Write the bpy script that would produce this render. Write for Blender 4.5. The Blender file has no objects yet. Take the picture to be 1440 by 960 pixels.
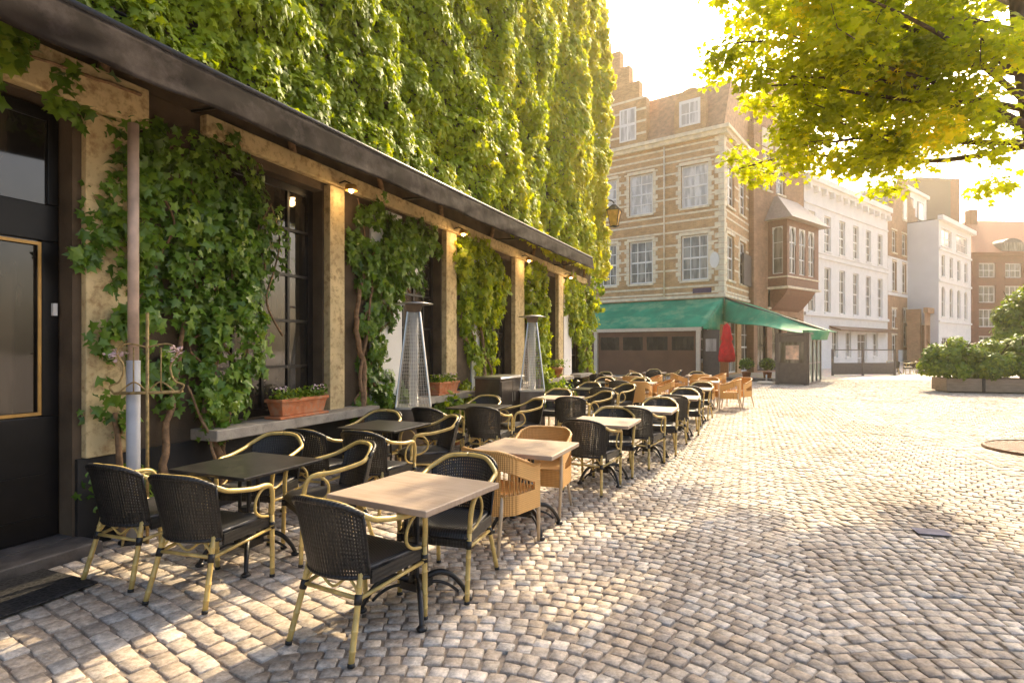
import bpy, bmesh, math, random
import numpy as np
from mathutils import Vector, Matrix
R = math.radians
random.seed(7); rng = np.random.default_rng(7)
S = bpy.context.scene; COL = S.collection

# ------------------------------------------------------------------ camera, sky, sun, exposure
CAMH = 1.65; F = 800.0; HZ = 490.0
cd = bpy.data.cameras.new('camera'); cam = bpy.data.objects.new('camera', cd); COL.objects.link(cam)
cam.location = (0, 0, CAMH); cam.rotation_euler = (R(90), 0, 0)
cd.sensor_fit = 'HORIZONTAL'; cd.sensor_width = 36; cd.lens = 36 * F / 1440
cd.shift_y = (HZ - 480) / 1440; cd.clip_start = .05; cd.clip_end = 2000
S.camera = cam
SUN_AZ, SUN_EL = 30.5, 38.0            # azimuth measured from +Y towards +X
w = bpy.data.worlds.new('World'); S.world = w; w.use_nodes = True
nt = w.node_tree; bg = nt.nodes['Background']
sky = nt.nodes.new('ShaderNodeTexSky'); sky.sky_type = 'NISHITA'; sky.sun_disc = False
sky.sun_elevation = R(SUN_EL); sky.sun_rotation = R(SUN_AZ)
sky.air_density = 1.0; sky.dust_density = 6.0; sky.ozone_density = .3
nt.links.new(sky.outputs[0], bg.inputs[0]); bg.inputs[1].default_value = .15
ld = bpy.data.lights.new('sun', 'SUN'); ld.energy = 2.7; ld.angle = R(.6); ld.color = (1, .79, .49)
sun = bpy.data.objects.new('sun', ld); COL.objects.link(sun)
sd = Vector((math.sin(R(SUN_AZ)) * math.cos(R(SUN_EL)), math.cos(R(SUN_AZ)) * math.cos(R(SUN_EL)), math.sin(R(SUN_EL))))
sun.rotation_euler = sd.to_track_quat('Z', 'Y').to_euler(); sun.location = (20, 10, 30)
S.view_settings.view_transform = 'Standard'; S.view_settings.look = 'None'
S.view_settings.exposure = 1.52; S.view_settings.gamma = 1; S.view_settings.use_curve_mapping = False
S.cycles.max_bounces = 8; S.cycles.transparent_max_bounces = 12

# ------------------------------------------------------------------ materials
def nodes_of(m):
    m.use_nodes = True
    return m.node_tree, m.node_tree.nodes['Principled BSDF']
def N(t, kind, **kw):
    n = t.nodes.new(kind)
    for k, v in kw.items():
        if hasattr(n, k): setattr(n, k, v)
        else: n.inputs[k].default_value = v
    return n
def ramp(t, fac, stops):
    r = t.nodes.new('ShaderNodeValToRGB'); e = r.color_ramp.elements
    while len(e) < len(stops): e.new(.5)
    for el, (p, c) in zip(e, stops):
        el.position = p; el.color = (*c, 1) if len(c) == 3 else c
    t.links.new(fac, r.inputs[0]); return r.outputs[0]
def mix(t, fac, a, b, mode='MIX'):
    m = t.nodes.new('ShaderNodeMix'); m.data_type = 'RGBA'; m.blend_type = mode
    for i, v in ((0, fac), (6, a), (7, b)):
        if isinstance(v, (int, float)): m.inputs[i].default_value = v
        elif isinstance(v, tuple): m.inputs[i].default_value = (*v[:3], 1)
        else: t.links.new(v, m.inputs[i])
    return m.outputs[2]
def sc(c, k): return tuple(min(1, x * k) for x in c)
def mat(name, c, rough=.6, metal=0, var=.25, scale=6, bump=.0, bscale=60, dirt_or_light=None, dscale=2.0, spec=None, stretch=None):
    m = bpy.data.materials.new(name); t, p = nodes_of(m)
    p.inputs['Roughness'].default_value = rough; p.inputs['Metallic'].default_value = metal
    if spec is not None: p.inputs['Specular IOR Level'].default_value = spec
    tc = N(t, 'ShaderNodeTexCoord'); vec = tc.outputs['Object']
    if stretch:
        mp = N(t, 'ShaderNodeMapping'); mp.inputs['Scale'].default_value = stretch; t.links.new(vec, mp.inputs[0]); vec = mp.outputs[0]
    n = N(t, 'ShaderNodeTexNoise', Scale=scale, Detail=5.0); t.links.new(vec, n.inputs['Vector'])
    col = ramp(t, n.outputs[0], [(.3, sc(c, 1 - var)), (.7, sc(c, 1 + var))])
    if dirt_or_light:
        n2 = N(t, 'ShaderNodeTexNoise', Scale=dscale, Detail=8.0, Roughness=.7); t.links.new(vec, n2.inputs['Vector'])
        f = ramp(t, n2.outputs[0], [(.48, (0, 0, 0)), (.66, (1, 1, 1))]); col = mix(t, f, col, dirt_or_light)
    t.links.new(col, p.inputs['Base Color'])
    if bump:
        nb = N(t, 'ShaderNodeTexNoise', Scale=bscale, Detail=4.0); t.links.new(vec, nb.inputs['Vector'])
        b = N(t, 'ShaderNodeBump', Strength=bump, Distance=.01); t.links.new(nb.outputs[0], b.inputs['Height']); t.links.new(b.outputs[0], p.inputs['Normal'])
    return m
def brickmat(name, c1, c2, mortar, bw=.24, bh=.075, side=False, var=.3):
    m = bpy.data.materials.new(name); t, p = nodes_of(m); p.inputs['Roughness'].default_value = .85
    tc = N(t, 'ShaderNodeTexCoord'); s = N(t, 'ShaderNodeSeparateXYZ'); t.links.new(tc.outputs['Object'], s.inputs[0])
    ad = N(t, 'ShaderNodeMath', operation='ADD'); t.links.new(s.outputs[0], ad.inputs[0]); t.links.new(s.outputs[1], ad.inputs[1])
    cb = N(t, 'ShaderNodeCombineXYZ'); t.links.new(ad.outputs[0], cb.inputs[0]); t.links.new(s.outputs[2], cb.inputs[1])
    b = N(t, 'ShaderNodeTexBrick', Scale=1.0); b.inputs['Brick Width'].default_value = bw; b.inputs['Row Height'].default_value = bh
    b.inputs['Mortar Size'].default_value = .007; b.inputs['Mortar'].default_value = (*mortar, 1)
    b.inputs['Color1'].default_value = (*c1, 1); b.inputs['Color2'].default_value = (*c2, 1); t.links.new(cb.outputs[0], b.inputs['Vector'])
    n = N(t, 'ShaderNodeTexNoise', Scale=1.3, Detail=7.0, Roughness=.7); t.links.new(tc.outputs['Object'], n.inputs['Vector'])
    g = ramp(t, n.outputs[0], [(.3, (1 - var,) * 3), (.7, (1 + var * .6,) * 3)])
    t.links.new(mix(t, 1.0, b.outputs[0], g, 'MULTIPLY'), p.inputs['Base Color'])
    bp = N(t, 'ShaderNodeBump', Strength=.5, Distance=.01); t.links.new(b.outputs['Fac'], bp.inputs['Height']); bp.invert = True
    t.links.new(bp.outputs[0], p.inputs['Normal']); return m
def glassmat(name, c, rough=.06, c2=None):
    m = bpy.data.materials.new(name); t, p = nodes_of(m); p.inputs['Roughness'].default_value = rough
    p.inputs['Specular IOR Level'].default_value = .9
    tc = N(t, 'ShaderNodeTexCoord'); mp = N(t, 'ShaderNodeMapping'); mp.inputs['Scale'].default_value = (3, 3, .5); t.links.new(tc.outputs['Object'], mp.inputs[0])
    n = N(t, 'ShaderNodeTexNoise', Scale=1.5, Detail=3.0); t.links.new(mp.outputs[0], n.inputs['Vector'])
    t.links.new(ramp(t, n.outputs[0], [(.42, c), (.6, c2 or sc(c, 1.6))]), p.inputs['Base Color'])
    nb = N(t, 'ShaderNodeTexNoise', Scale=1.2); t.links.new(tc.outputs['Object'], nb.inputs['Vector'])
    b = N(t, 'ShaderNodeBump', Strength=.12, Distance=.03); t.links.new(nb.outputs[0], b.inputs['Height']); t.links.new(b.outputs[0], p.inputs['Normal'])
    return m
def leafmat(name, dark, light, rough=.38, trans=.42, tint=(1.5, 1.25, .35)):
    m = bpy.data.materials.new(name); t, p = nodes_of(m); out = t.nodes['Material Output']
    a = N(t, 'ShaderNodeAttribute', attribute_name='rnd')
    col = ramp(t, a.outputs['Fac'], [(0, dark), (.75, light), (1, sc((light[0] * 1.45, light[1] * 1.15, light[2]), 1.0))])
    t.links.new(col, p.inputs['Base Color']); p.inputs['Roughness'].default_value = rough; p.inputs['Specular IOR Level'].default_value = .45
    tr = N(t, 'ShaderNodeBsdfTranslucent'); t.links.new(mix(t, 1.0, col, tint, 'MULTIPLY'), tr.inputs[0])
    tcol = t.nodes[-1]
    ms = N(t, 'ShaderNodeMixShader'); ms.inputs[0].default_value = trans
    t.links.new(p.outputs[0], ms.inputs[1]); t.links.new(tr.outputs[0], ms.inputs[2]); t.links.new(ms.outputs[0], out.inputs[0]); return m
def wovenmat(name, c1, c2, axis=0, freq=70, rough=.45):
    m = bpy.data.materials.new(name); t, p = nodes_of(m); p.inputs['Roughness'].default_value = rough
    tc = N(t, 'ShaderNodeTexCoord')
    wv = N(t, 'ShaderNodeTexWave', Scale=freq / 6.283 * 1.0, Distortion=.4); wv.bands_direction = 'XYZ'[axis]; t.links.new(tc.outputs['Object'], wv.inputs['Vector'])
    w2 = N(t, 'ShaderNodeTexWave', Scale=freq / 6.283 * .8, Distortion=.4); w2.bands_direction = 'Z' if axis == 0 else 'X'; t.links.new(tc.outputs['Object'], w2.inputs['Vector'])
    n = N(t, 'ShaderNodeTexNoise', Scale=25.0); t.links.new(tc.outputs['Object'], n.inputs['Vector'])
    f = mix(t, .35, wv.outputs[0], w2.outputs[0]); f2 = mix(t, .25, f, n.outputs[0])
    t.links.new(ramp(t, f2, [(.25, c1), (.75, c2)]), p.inputs['Base Color'])
    b = N(t, 'ShaderNodeBump', Strength=.9, Distance=.004); t.links.new(f2, b.inputs['Height']); t.links.new(b.outputs[0], p.inputs['Normal']); return m

M = {}
M['black_weave'] = wovenmat('black woven wicker', (.005, .005, .005), (.024, .023, .022), 0, 95)
M['black_seat'] = wovenmat('black ribbed wicker', (.006, .006, .007), (.045, .046, .05), 0, 110, .35)
M['orange_weave'] = wovenmat('orange rattan', (.46, .225, .06), (.74, .41, .13), 0, 150)
M['bamboo'] = mat('yellow bamboo frame', (.56, .40, .13), .32, var=.25, scale=14)
M['palewood'] = mat('pale chair leg', (.60, .46, .30), .4, var=.15)
M['band'] = mat('black binding', (.012, .012, .012), .5)
M['iron'] = mat('black cast iron', (.014, .013, .013), .4, var=.4, bump=.3)
M['blacktop'] = mat('black table top', (.022, .020, .019), .28, var=.5, scale=30, dirt_or_light=(.05, .045, .04), dscale=9)
M['blackpaint'] = mat('black paint', (.006, .0055, .006), .38, var=.5, scale=3, spec=.3)
M['darkwood'] = mat('dark window paint', (.016, .013, .012), .35, var=.5)
M['darkwall'] = mat('black plinth paint', (.015, .014, .014), .6, var=.5, scale=3, bump=.2)
M['ochre'] = mat('ochre plaster', (.62, .48, .25), .85, var=.2, scale=2.5, bump=.35, bscale=30, dirt_or_light=(.34, .22, .10), dscale=11)
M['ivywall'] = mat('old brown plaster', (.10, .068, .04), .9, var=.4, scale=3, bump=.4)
M['sill'] = mat('grey stone sill', (.36, .31, .25), .7, var=.25, scale=10, bump=.3, dirt_or_light=(.2, .17, .14), dscale=5)
M['stepstone'] = mat('worn step stone', (.085, .075, .07), .55, var=.4, scale=8, bump=.4)
M['cream'] = mat('cream stone', (.76, .66, .48), .8, var=.18, scale=3, bump=.2)
M['white'] = mat('white render', (.80, .77, .72), .75, var=.06, scale=1.2, bump=.1)
M['whiteframe'] = mat('white window paint', (.78, .75, .70), .5, var=.05)
M['whiteside'] = mat('pale grey render', (.62, .63, .64), .8, var=.05, scale=.8)
M['brick_tan'] = brickmat('tan brick', (.62, .37, .17), (.47, .26, .11), (.62, .48, .30))
M['brick_brown'] = brickmat('brown brick', (.44, .24, .125), (.33, .17, .085), (.45, .33, .23))
M['brick_red'] = brickmat('red brick', (.20, .055, .04), (.14, .038, .028), (.2, .10, .08))
M['slate'] = mat('roof slate', (.09, .085, .09), .6, var=.3, scale=8)
M['redtile'] = mat('red roof tile', (.27, .085, .05), .8, var=.3, scale=5, bump=.5, stretch=(1, 1, 6))
M['greyblock'] = mat('grey cladding', (.07, .07, .085), .7, var=.1)
M['glass'] = glassmat('window glass', (.10, .09, .07), .08, (.30, .27, .22))
M['glass_curtain'] = glassmat('curtained glass', (.42, .38, .32), .12, (.70, .66, .60))
M['glass_dark'] = glassmat('dark glass', (.012, .011, .010), .05, (.05, .04, .03))
M['awningcloth'] = mat('dark brown awning cloth', (.020, .015, .012), .9, var=.4, scale=4, spec=.1, dirt_or_light=(.060, .048, .042), dscale=2.2, bump=.5, bscale=6)  # paler brown blotches are lit patches painted into the cloth
M['green'] = mat('green awning cloth', (.03, .29, .155), .7, var=.2, scale=1.2, spec=.2, dirt_or_light=(.22, .42, .22), dscale=.7)  # pale yellow-green blotches put the sun on the awning into its colour
M['creambar'] = mat('cream painted metal', (.66, .56, .42), .45, var=.08)
M['brownpanel'] = mat('brown wind screen', (.15, .068, .030), .5, var=.15, scale=1.5)
M['greypanel'] = mat('grey brown panel', (.13, .105, .09), .5, var=.15)
M['redcloth'] = mat('red parasol cloth', (.80, .012, .015), .7, var=.2, scale=4)
M['orangewood'] = mat('orange varnished wood', (.42, .15, .04), .4, var=.3, stretch=(6, 6, .6))
M['terracotta'] = mat('terracotta', (.58, .19, .07), .75, var=.25, scale=9, bump=.2, dirt_or_light=(.5, .28, .16), dscale=8)
M['steel'] = mat('brushed steel', (.55, .54, .52), .32, 1.0, var=.12, scale=8)
M['darksteel'] = mat('dark brushed metal', (.16, .14, .13), .3, .9, var=.2, scale=6)
M['galv'] = mat('grey painted pole', (.50, .50, .52), .45, var=.15)
M['gold'] = mat('gilded trim', (.48, .27, .07), .4, .3, var=.2)
M['rustygold'] = mat('gilded wrought iron', (.38, .26, .10), .55, .2, var=.4, scale=30)
M['bark'] = mat('brown bark', (.10, .062, .035), .9, var=.4, scale=20, bump=.8, bscale=25, stretch=(1, 1, .25))
M['palebark'] = mat('pale ivy stem', (.24, .14, .07), .85, var=.4, scale=20, bump=.7, bscale=30)
M['soil'] = mat('dark soil', (.05, .032, .02), .95, bump=.6)
M['rubber'] = mat('black rubber', (.01, .01, .01), .7)
M['planterwood'] = mat('planter board', (.30, .225, .16), .7, var=.25, stretch=(1, 1, 8), scale=3)
M['manhole'] = mat('rusty iron grate', (.16, .085, .045), .7, var=.4, scale=12, bump=.6)
M['flower'] = mat('pale pink flower', (.75, .55, .55), .6, var=.2)
M['blueplate'] = mat('dark blue enamel', (.08, .05, .10), .4)
M['ivyleaf'] = leafmat('ivy leaf', (.045, .11, .006), (.34, .45, .016), .5, .5, (1.6, 1.35, .25))
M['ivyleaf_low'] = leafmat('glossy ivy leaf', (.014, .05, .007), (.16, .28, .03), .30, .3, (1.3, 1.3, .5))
M['treeleaf'] = leafmat('tree leaf', (.19, .26, .014), (.46, .52, .02), .5, .74, (1.75, 1.55, .15))
M['shrubleaf'] = leafmat('shrub leaf', (.05, .12, .012), (.22, .34, .03), .4, .45)

def m_mat():
    m = bpy.data.materials.new('ribbed mat'); t, p = nodes_of(m); p.inputs['Roughness'].default_value = .7
    tc = N(t, 'ShaderNodeTexCoord'); v = N(t, 'ShaderNodeTexVoronoi', Scale=26.0); v.feature = 'DISTANCE_TO_EDGE'; t.links.new(tc.outputs['Object'], v.inputs['Vector'])
    t.links.new(ramp(t, v.outputs[0], [(.05, (.035, .033, .033)), (.16, (.008, .008, .008))]), p.inputs['Base Color'])
    b = N(t, 'ShaderNodeBump', Strength=.8, Distance=.006, invert=True); t.links.new(v.outputs[0], b.inputs['Height']); t.links.new(b.outputs[0], p.inputs['Normal']); return m
M['doormat'] = m_mat()
def m_plank():
    m = bpy.data.materials.new('weathered plank top'); t, p = nodes_of(m); p.inputs['Roughness'].default_value = .5
    tc = N(t, 'ShaderNodeTexCoord')
    mp = N(t, 'ShaderNodeMapping'); mp.inputs['Scale'].default_value = (1.6, 22, 4); t.links.new(tc.outputs['Object'], mp.inputs[0])
    n = N(t, 'ShaderNodeTexNoise', Scale=1.7, Detail=7.0, Roughness=.65); t.links.new(mp.outputs[0], n.inputs['Vector'])
    n2 = N(t, 'ShaderNodeTexNoise', Scale=4.0, Detail=4.0); t.links.new(tc.outputs['Object'], n2.inputs['Vector'])
    c = ramp(t, n.outputs[0], [(.25, (.24, .16, .105)), (.5, (.40, .295, .21)), (.78, (.54, .43, .33))])
    c = mix(t, .45, c, ramp(t, n2.outputs[0], [(.35, (.34, .24, .165)), (.65, (.48, .375, .29))]))
    t.links.new(c, p.inputs['Base Color'])
    b = N(t, 'ShaderNodeBump', Strength=.25, Distance=.004); t.links.new(n.outputs[0], b.inputs['Height']); t.links.new(b.outputs[0], p.inputs['Normal']); return m
M['plank'] = m_plank()
def m_cobble():
    m = bpy.data.materials.new('worn cobblestone'); t, p = nodes_of(m)
    a = N(t, 'ShaderNodeAttribute', attribute_name='rnd'); tc = N(t, 'ShaderNodeTexCoord')
    c = ramp(t, a.outputs['Fac'], [(0, (.36, .295, .235)), (.2, (.45, .38, .31)), (.45, (.50, .43, .355)), (.62, (.47, .385, .305)), (.72, (.55, .48, .405)), (.9, (.62, .55, .475)), (1, (.42, .39, .355))])
    n = N(t, 'ShaderNodeTexNoise', Scale=30.0, Detail=6.0, Roughness=.7); t.links.new(tc.outputs['Object'], n.inputs['Vector'])
    c = mix(t, 1.0, c, ramp(t, n.outputs[0], [(.3, (.5, .49, .47)), (.7, (1.35, 1.35, 1.35))]), 'MULTIPLY')
    n3 = N(t, 'ShaderNodeTexNoise', Scale=.6, Detail=5.0); t.links.new(tc.outputs['Object'], n3.inputs['Vector'])
    c = mix(t, 1.0, c, ramp(t, n3.outputs[0], [(.32, (.74, .71, .68)), (.5, (1, 1, 1)), (.68, (1.1, 1.1, 1.1))]), 'MULTIPLY')
    t.links.new(c, p.inputs['Base Color'])
    t.links.new(ramp(t, n.outputs[0], [(.3, (.62,) * 3), (.7, (.85,) * 3)]), p.inputs['Roughness'])
    b = N(t, 'ShaderNodeBump', Strength=.6, Distance=.01); t.links.new(n.outputs[0], b.inputs['Height']); t.links.new(b.outputs[0], p.inputs['Normal']); p.inputs['Specular IOR Level'].default_value = .3; return m
M['cobble'] = m_cobble()
def m_ground():
    m = bpy.data.materials.new('sandy joint and far paving'); t, p = nodes_of(m); p.inputs['Roughness'].default_value = .75
    tc = N(t, 'ShaderNodeTexCoord')
    n = N(t, 'ShaderNodeTexNoise', Scale=14.0, Detail=6.0, Roughness=.75); t.links.new(tc.outputs['Object'], n.inputs['Vector'])
    t.links.new(ramp(t, n.outputs[0], [(.35, (.17, .135, .105)), (.65, (.34, .28, .215))]), p.inputs['Base Color']); return m
M['ground'] = m_ground()

HAZE = .0013
def haze():
    m = bpy.data.materials.new('warm summer haze'); m.use_nodes = True; t = m.node_tree; t.nodes.remove(t.nodes['Principled BSDF'])
    v = t.nodes.new('ShaderNodeVolumePrincipled'); v.inputs['Color'].default_value = (1, .86, .62, 1); v.inputs['Density'].default_value = HAZE; v.inputs['Anisotropy'].default_value = .74
    t.links.new(v.outputs[0], t.nodes['Material Output'].inputs['Volume'])
    me = bpy.data.meshes.new('haze'); x, y0, y1, z0, z1 = 420, -70, 710, -1, 45
    c = [(-x, y0, z0), (x, y0, z0), (x, y1, z0), (-x, y1, z0), (-x, y0, z1), (x, y0, z1), (x, y1, z1), (-x, y1, z1)]
    me.from_pydata(c, [], [(0, 3, 2, 1), (4, 5, 6, 7), (0, 1, 5, 4), (1, 2, 6, 5), (2, 3, 7, 6), (3, 0, 4, 7)]); me.materials.append(m)
    o = bpy.data.objects.new('haze', me); COL.objects.link(o); o['kind'] = 'stuff'
haze()
# ------------------------------------------------------------------ mesh builder
class MB:
    def __init__(s): s.v = []; s.f = []
    def poly(s, pts):
        i = len(s.v); s.v += [tuple(p) for p in pts]; s.f.append(tuple(range(i, i + len(pts)))); return s
    def hexa(s, c):                                   # 8 corners: bottom 4 ccw, top 4 ccw
        i = len(s.v); s.v += [tuple(p) for p in c]
        for q in ((0, 3, 2, 1), (4, 5, 6, 7), (0, 1, 5, 4), (1, 2, 6, 5), (2, 3, 7, 6), (3, 0, 4, 7)): s.f.append(tuple(i + k for k in q))
        return s
    def box(s, x0, y0, z0, x1, y1, z1):
        return s.hexa([(x0, y0, z0), (x1, y0, z0), (x1, y1, z0), (x0, y1, z0), (x0, y0, z1), (x1, y0, z1), (x1, y1, z1), (x0, y1, z1)])
    def tbox(s, T, a0, a1, d0, d1, z0, z1):
        return s.hexa([T(a0, d0, z0), T(a1, d0, z0), T(a1, d1, z0), T(a0, d1, z0), T(a0, d0, z1), T(a1, d0, z1), T(a1, d1, z1), T(a0, d1, z1)])
    def prism(s, poly, fa, fb):                        # poly: list of 2d points, fa / fb map to the two end faces
        n = len(poly); i = len(s.v); s.v += [tuple(fa(*p)) for p in poly] + [tuple(fb(*p)) for p in poly]
        s.f.append(tuple(range(i, i + n))); s.f.append(tuple(range(i + 2 * n - 1, i + n - 1, -1)))
        for k in range(n): s.f.append((i + k, i + (k + 1) % n, i + n + (k + 1) % n, i + n + k))
        return s
    def tube(s, pts, r, n=8, cap=True):
        pts = [Vector(p) for p in pts]; rs = r if isinstance(r, (list, tuple)) else [r] * len(pts)
        up = Vector((0, 0, 1)); t0 = (pts[1] - pts[0]).normalized()
        if abs(t0.dot(up)) > .95: up = Vector((1, 0, 0))
        a = t0.cross(up).normalized(); i = len(s.v)
        for k, p in enumerate(pts):
            t = (pts[min(k + 1, len(pts) - 1)] - pts[max(k - 1, 0)]).normalized()
            a = (a - t * a.dot(t)).normalized(); b = t.cross(a)
            for j in range(n):
                th = 2 * math.pi * j / n; s.v.append(tuple(p + (a * math.cos(th) + b * math.sin(th)) * rs[k]))
        for k in range(len(pts) - 1):
            for j in range(n):
                s.f.append((i + k * n + j, i + k * n + (j + 1) % n, i + (k + 1) * n + (j + 1) % n, i + (k + 1) * n + j))
        if cap:
            s.f.append(tuple(i + j for j in range(n))[::-1]); s.f.append(tuple(i + (len(pts) - 1) * n + j for j in range(n)))
        return s
    def lathe(s, prof, c=(0, 0, 0), n=16):
        i = len(s.v)
        for r, z in prof:
            for j in range(n):
                th = 2 * math.pi * j / n; s.v.append((c[0] + r * math.cos(th), c[1] + r * math.sin(th), c[2] + z))
        for k in range(len(prof) - 1):
            for j in range(n): s.f.append((i + k * n + j, i + k * n + (j + 1) % n, i + (k + 1) * n + (j + 1) % n, i + (k + 1) * n + j))
        s.f.append(tuple(i + j for j in range(n))[::-1]); s.f.append(tuple(i + (len(prof) - 1) * n + j for j in range(n))); return s
    def grid(s, fn, nu, nv, thick=0):
        i = len(s.v)
        for a in range(nu + 1):
            for b in range(nv + 1): s.v.append(tuple(fn(a / nu, b / nv)))
        for a in range(nu):
            for b in range(nv):
                k = i + a * (nv + 1) + b; s.f.append((k, k + nv + 1, k + nv + 2, k + 1))
        return s
    def build(s, name, m, parent=None, smooth=False, bevel=0, solid=0, recalc=True):
        me = bpy.data.meshes.new(name); me.from_pydata(s.v, [], s.f)
        if recalc:
            bm = bmesh.new(); bm.from_mesh(me); bmesh.ops.recalc_face_normals(bm, faces=bm.faces); bm.to_mesh(me); bm.free()
        me.materials.append(m)
        if smooth: me.shade_smooth()
        o = bpy.data.objects.new(name, me); COL.objects.link(o)
        if parent: o.parent = parent
        if solid:
            q = o.modifiers.new('s', 'SOLIDIFY'); q.thickness = solid; q.offset = 0
        if bevel:
            q = o.modifiers.new('b', 'BEVEL'); q.width = bevel; q.segments = 2; q.limit_method = 'ANGLE'
        return o
def tag(o, label=None, cat=None, group=None, kind=None):
    if label: o['label'] = label
    if cat: o['category'] = cat
    if group: o['group'] = group
    if kind: o['kind'] = kind
    return o
def thing(name, label, cat, loc=(0, 0, 0), rz=0, group=None):
    o = bpy.data.objects.new(name, None); o.empty_display_size = .2; COL.objects.link(o)
    o.location = loc; o.rotation_euler = (0, 0, rz); return tag(o, label, cat, group)
def dup(root, loc, rz, label, group=None):
    def cp(o, par):
        c = o.copy(); COL.objects.link(c)
        if par: c.parent = par
        for ch in o.children: cp(ch, c)
        return c
    r = cp(root, None); r.location = loc; r.rotation_euler = (0, 0, rz); r['label'] = label
    if group: r['group'] = group
    return r
def spline(pts, n=6):
    P = [Vector(p) for p in pts]; out = []
    for i in range(len(P) - 1):
        p0, p1, p2, p3 = P[max(i - 1, 0)], P[i], P[i + 1], P[min(i + 2, len(P) - 1)]
        for k in range(n):
            t = k / n; out.append(.5 * ((2 * p1) + (p2 - p0) * t + (2 * p0 - 5 * p1 + 4 * p2 - p3) * t * t + (3 * p1 - p0 - 3 * p2 + p3) * t ** 3))
    return out + [P[-1]]

# leaves: one mesh made of many small lobed, slightly folded leaf faces
LOBES = {
 'ivy': [(0, 0), (.42, -.12), (.30, .22), (.52, .52), (.20, .55), (0, 1.0), (-.20, .55), (-.52, .52), (-.30, .22), (-.42, -.12)],
 'oval': [(0, 0), (.26, .25), (.30, .6), (0, 1.0), (-.30, .6), (-.26, .25)],
}
def leaf_cloud(name, pts, nrm, size, m, parent=None, shape='ivy', droop=.6, rnd=None, tiltn=.55):
    pts = np.asarray(pts, float); n = len(pts); nrm = np.asarray(nrm, float)
    if nrm.ndim == 1: nrm = np.tile(nrm, (n, 1))
    nr = nrm + rng.normal(0, tiltn, (n, 3)); nr /= np.linalg.norm(nr, axis=1)[:, None]
    tip = rng.normal(0, .55, (n, 3)); tip[:, 2] -= droop; tip -= nr * (tip * nr).sum(1)[:, None]; tip /= np.linalg.norm(tip, axis=1)[:, None]
    side = np.cross(tip, nr); L = np.array(LOBES[shape]); k = len(L)
    if np.isscalar(size): size = np.full(n, size)
    sz = size * rng.uniform(.65, 1.3, n)
    fold = -np.abs(L[:, 0]) * .35 - .18 * (L[:, 1] ** 2)
    V = pts[:, None, :] + sz[:, None, None] * (L[None, :, 0, None] * side[:, None, :] + (L[None, :, 1, None] - .3) * tip[:, None, :] + fold[None, :, None] * nr[:, None, :])
    V = V.reshape(-1, 3)
    # two halves folded on the midrib
    if shape == 'ivy': halves = [[0, 1, 2, 3, 4, 5], [0, 5, 6, 7, 8, 9]]
    else: halves = [[0, 1, 2, 3], [0, 3, 4, 5]]
    hl = len(halves[0]); loops = (np.arange(n)[:, None] * k + np.array(sum(halves, []))[None, :]).reshape(-1)
    me = bpy.data.meshes.new(name); me.vertices.add(len(V)); me.vertices.foreach_set('co', V.ravel().astype(np.float32))
    me.loops.add(len(loops)); me.loops.foreach_set('vertex_index', loops.astype(np.int32))
    nf = n * 2; me.polygons.add(nf); me.polygons.foreach_set('loop_start', (np.arange(nf) * hl).astype(np.int32))
    me.polygons.foreach_set('loop_total', np.full(nf, hl, np.int32)); me.update(calc_edges=True)
    if rnd is None: rnd = rng.random(n)
    at = me.attributes.new('rnd', 'FLOAT', 'FACE'); at.data.foreach_set('value', np.repeat(np.clip(rnd, 0, 1), 2).astype(np.float32))
    me.materials.append(m); o = bpy.data.objects.new(name, me); COL.objects.link(o)
    if parent: o.parent = parent
    return o
_tab = rng.random((64, 64))
def vnoise(x, y):
    xi = np.floor(x).astype(int); yi = np.floor(y).astype(int); fx = x - xi; fy = y - yi
    fx = fx * fx * (3 - 2 * fx); fy = fy * fy * (3 - 2 * fy); g = lambda a, b: _tab[a % 64, b % 64]
    return (g(xi, yi) * (1 - fx) + g(xi + 1, yi) * fx) * (1 - fy) + (g(xi, yi + 1) * (1 - fx) + g(xi + 1, yi + 1) * fx) * fy

# ------------------------------------------------------------------ wall with real openings, windows
def wallgrid(mb, T, a0, a1, z0, z1, ops, reveal=.22):
    xs = sorted({a0, a1, *[o[0] for o in ops], *[o[1] for o in ops]}); zs = sorted({z0, z1, *[o[2] for o in ops], *[o[3] for o in ops]})
    inside = lambda x, z: any(o[0] < x < o[1] and o[2] < z < o[3] for o in ops)
    for i in range(len(xs) - 1):
        for j in range(len(zs) - 1):
            if not inside((xs[i] + xs[i + 1]) / 2, (zs[j] + zs[j + 1]) / 2):
                mb.poly([T(xs[i], 0, zs[j]), T(xs[i + 1], 0, zs[j]), T(xs[i + 1], 0, zs[j + 1]), T(xs[i], 0, zs[j + 1])])
    for (b0, b1, c0, c1) in [o[:4] for o in ops]:
        for (p, q) in (((b0, c0), (b1, c0)), ((b1, c0), (b1, c1)), ((b1, c1), (b0, c1)), ((b0, c1), (b0, c0))):
            mb.poly([T(p[0], 0, p[1]), T(q[0], 0, q[1]), T(q[0], reveal, q[1]), T(p[0], reveal, p[1])])
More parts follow.
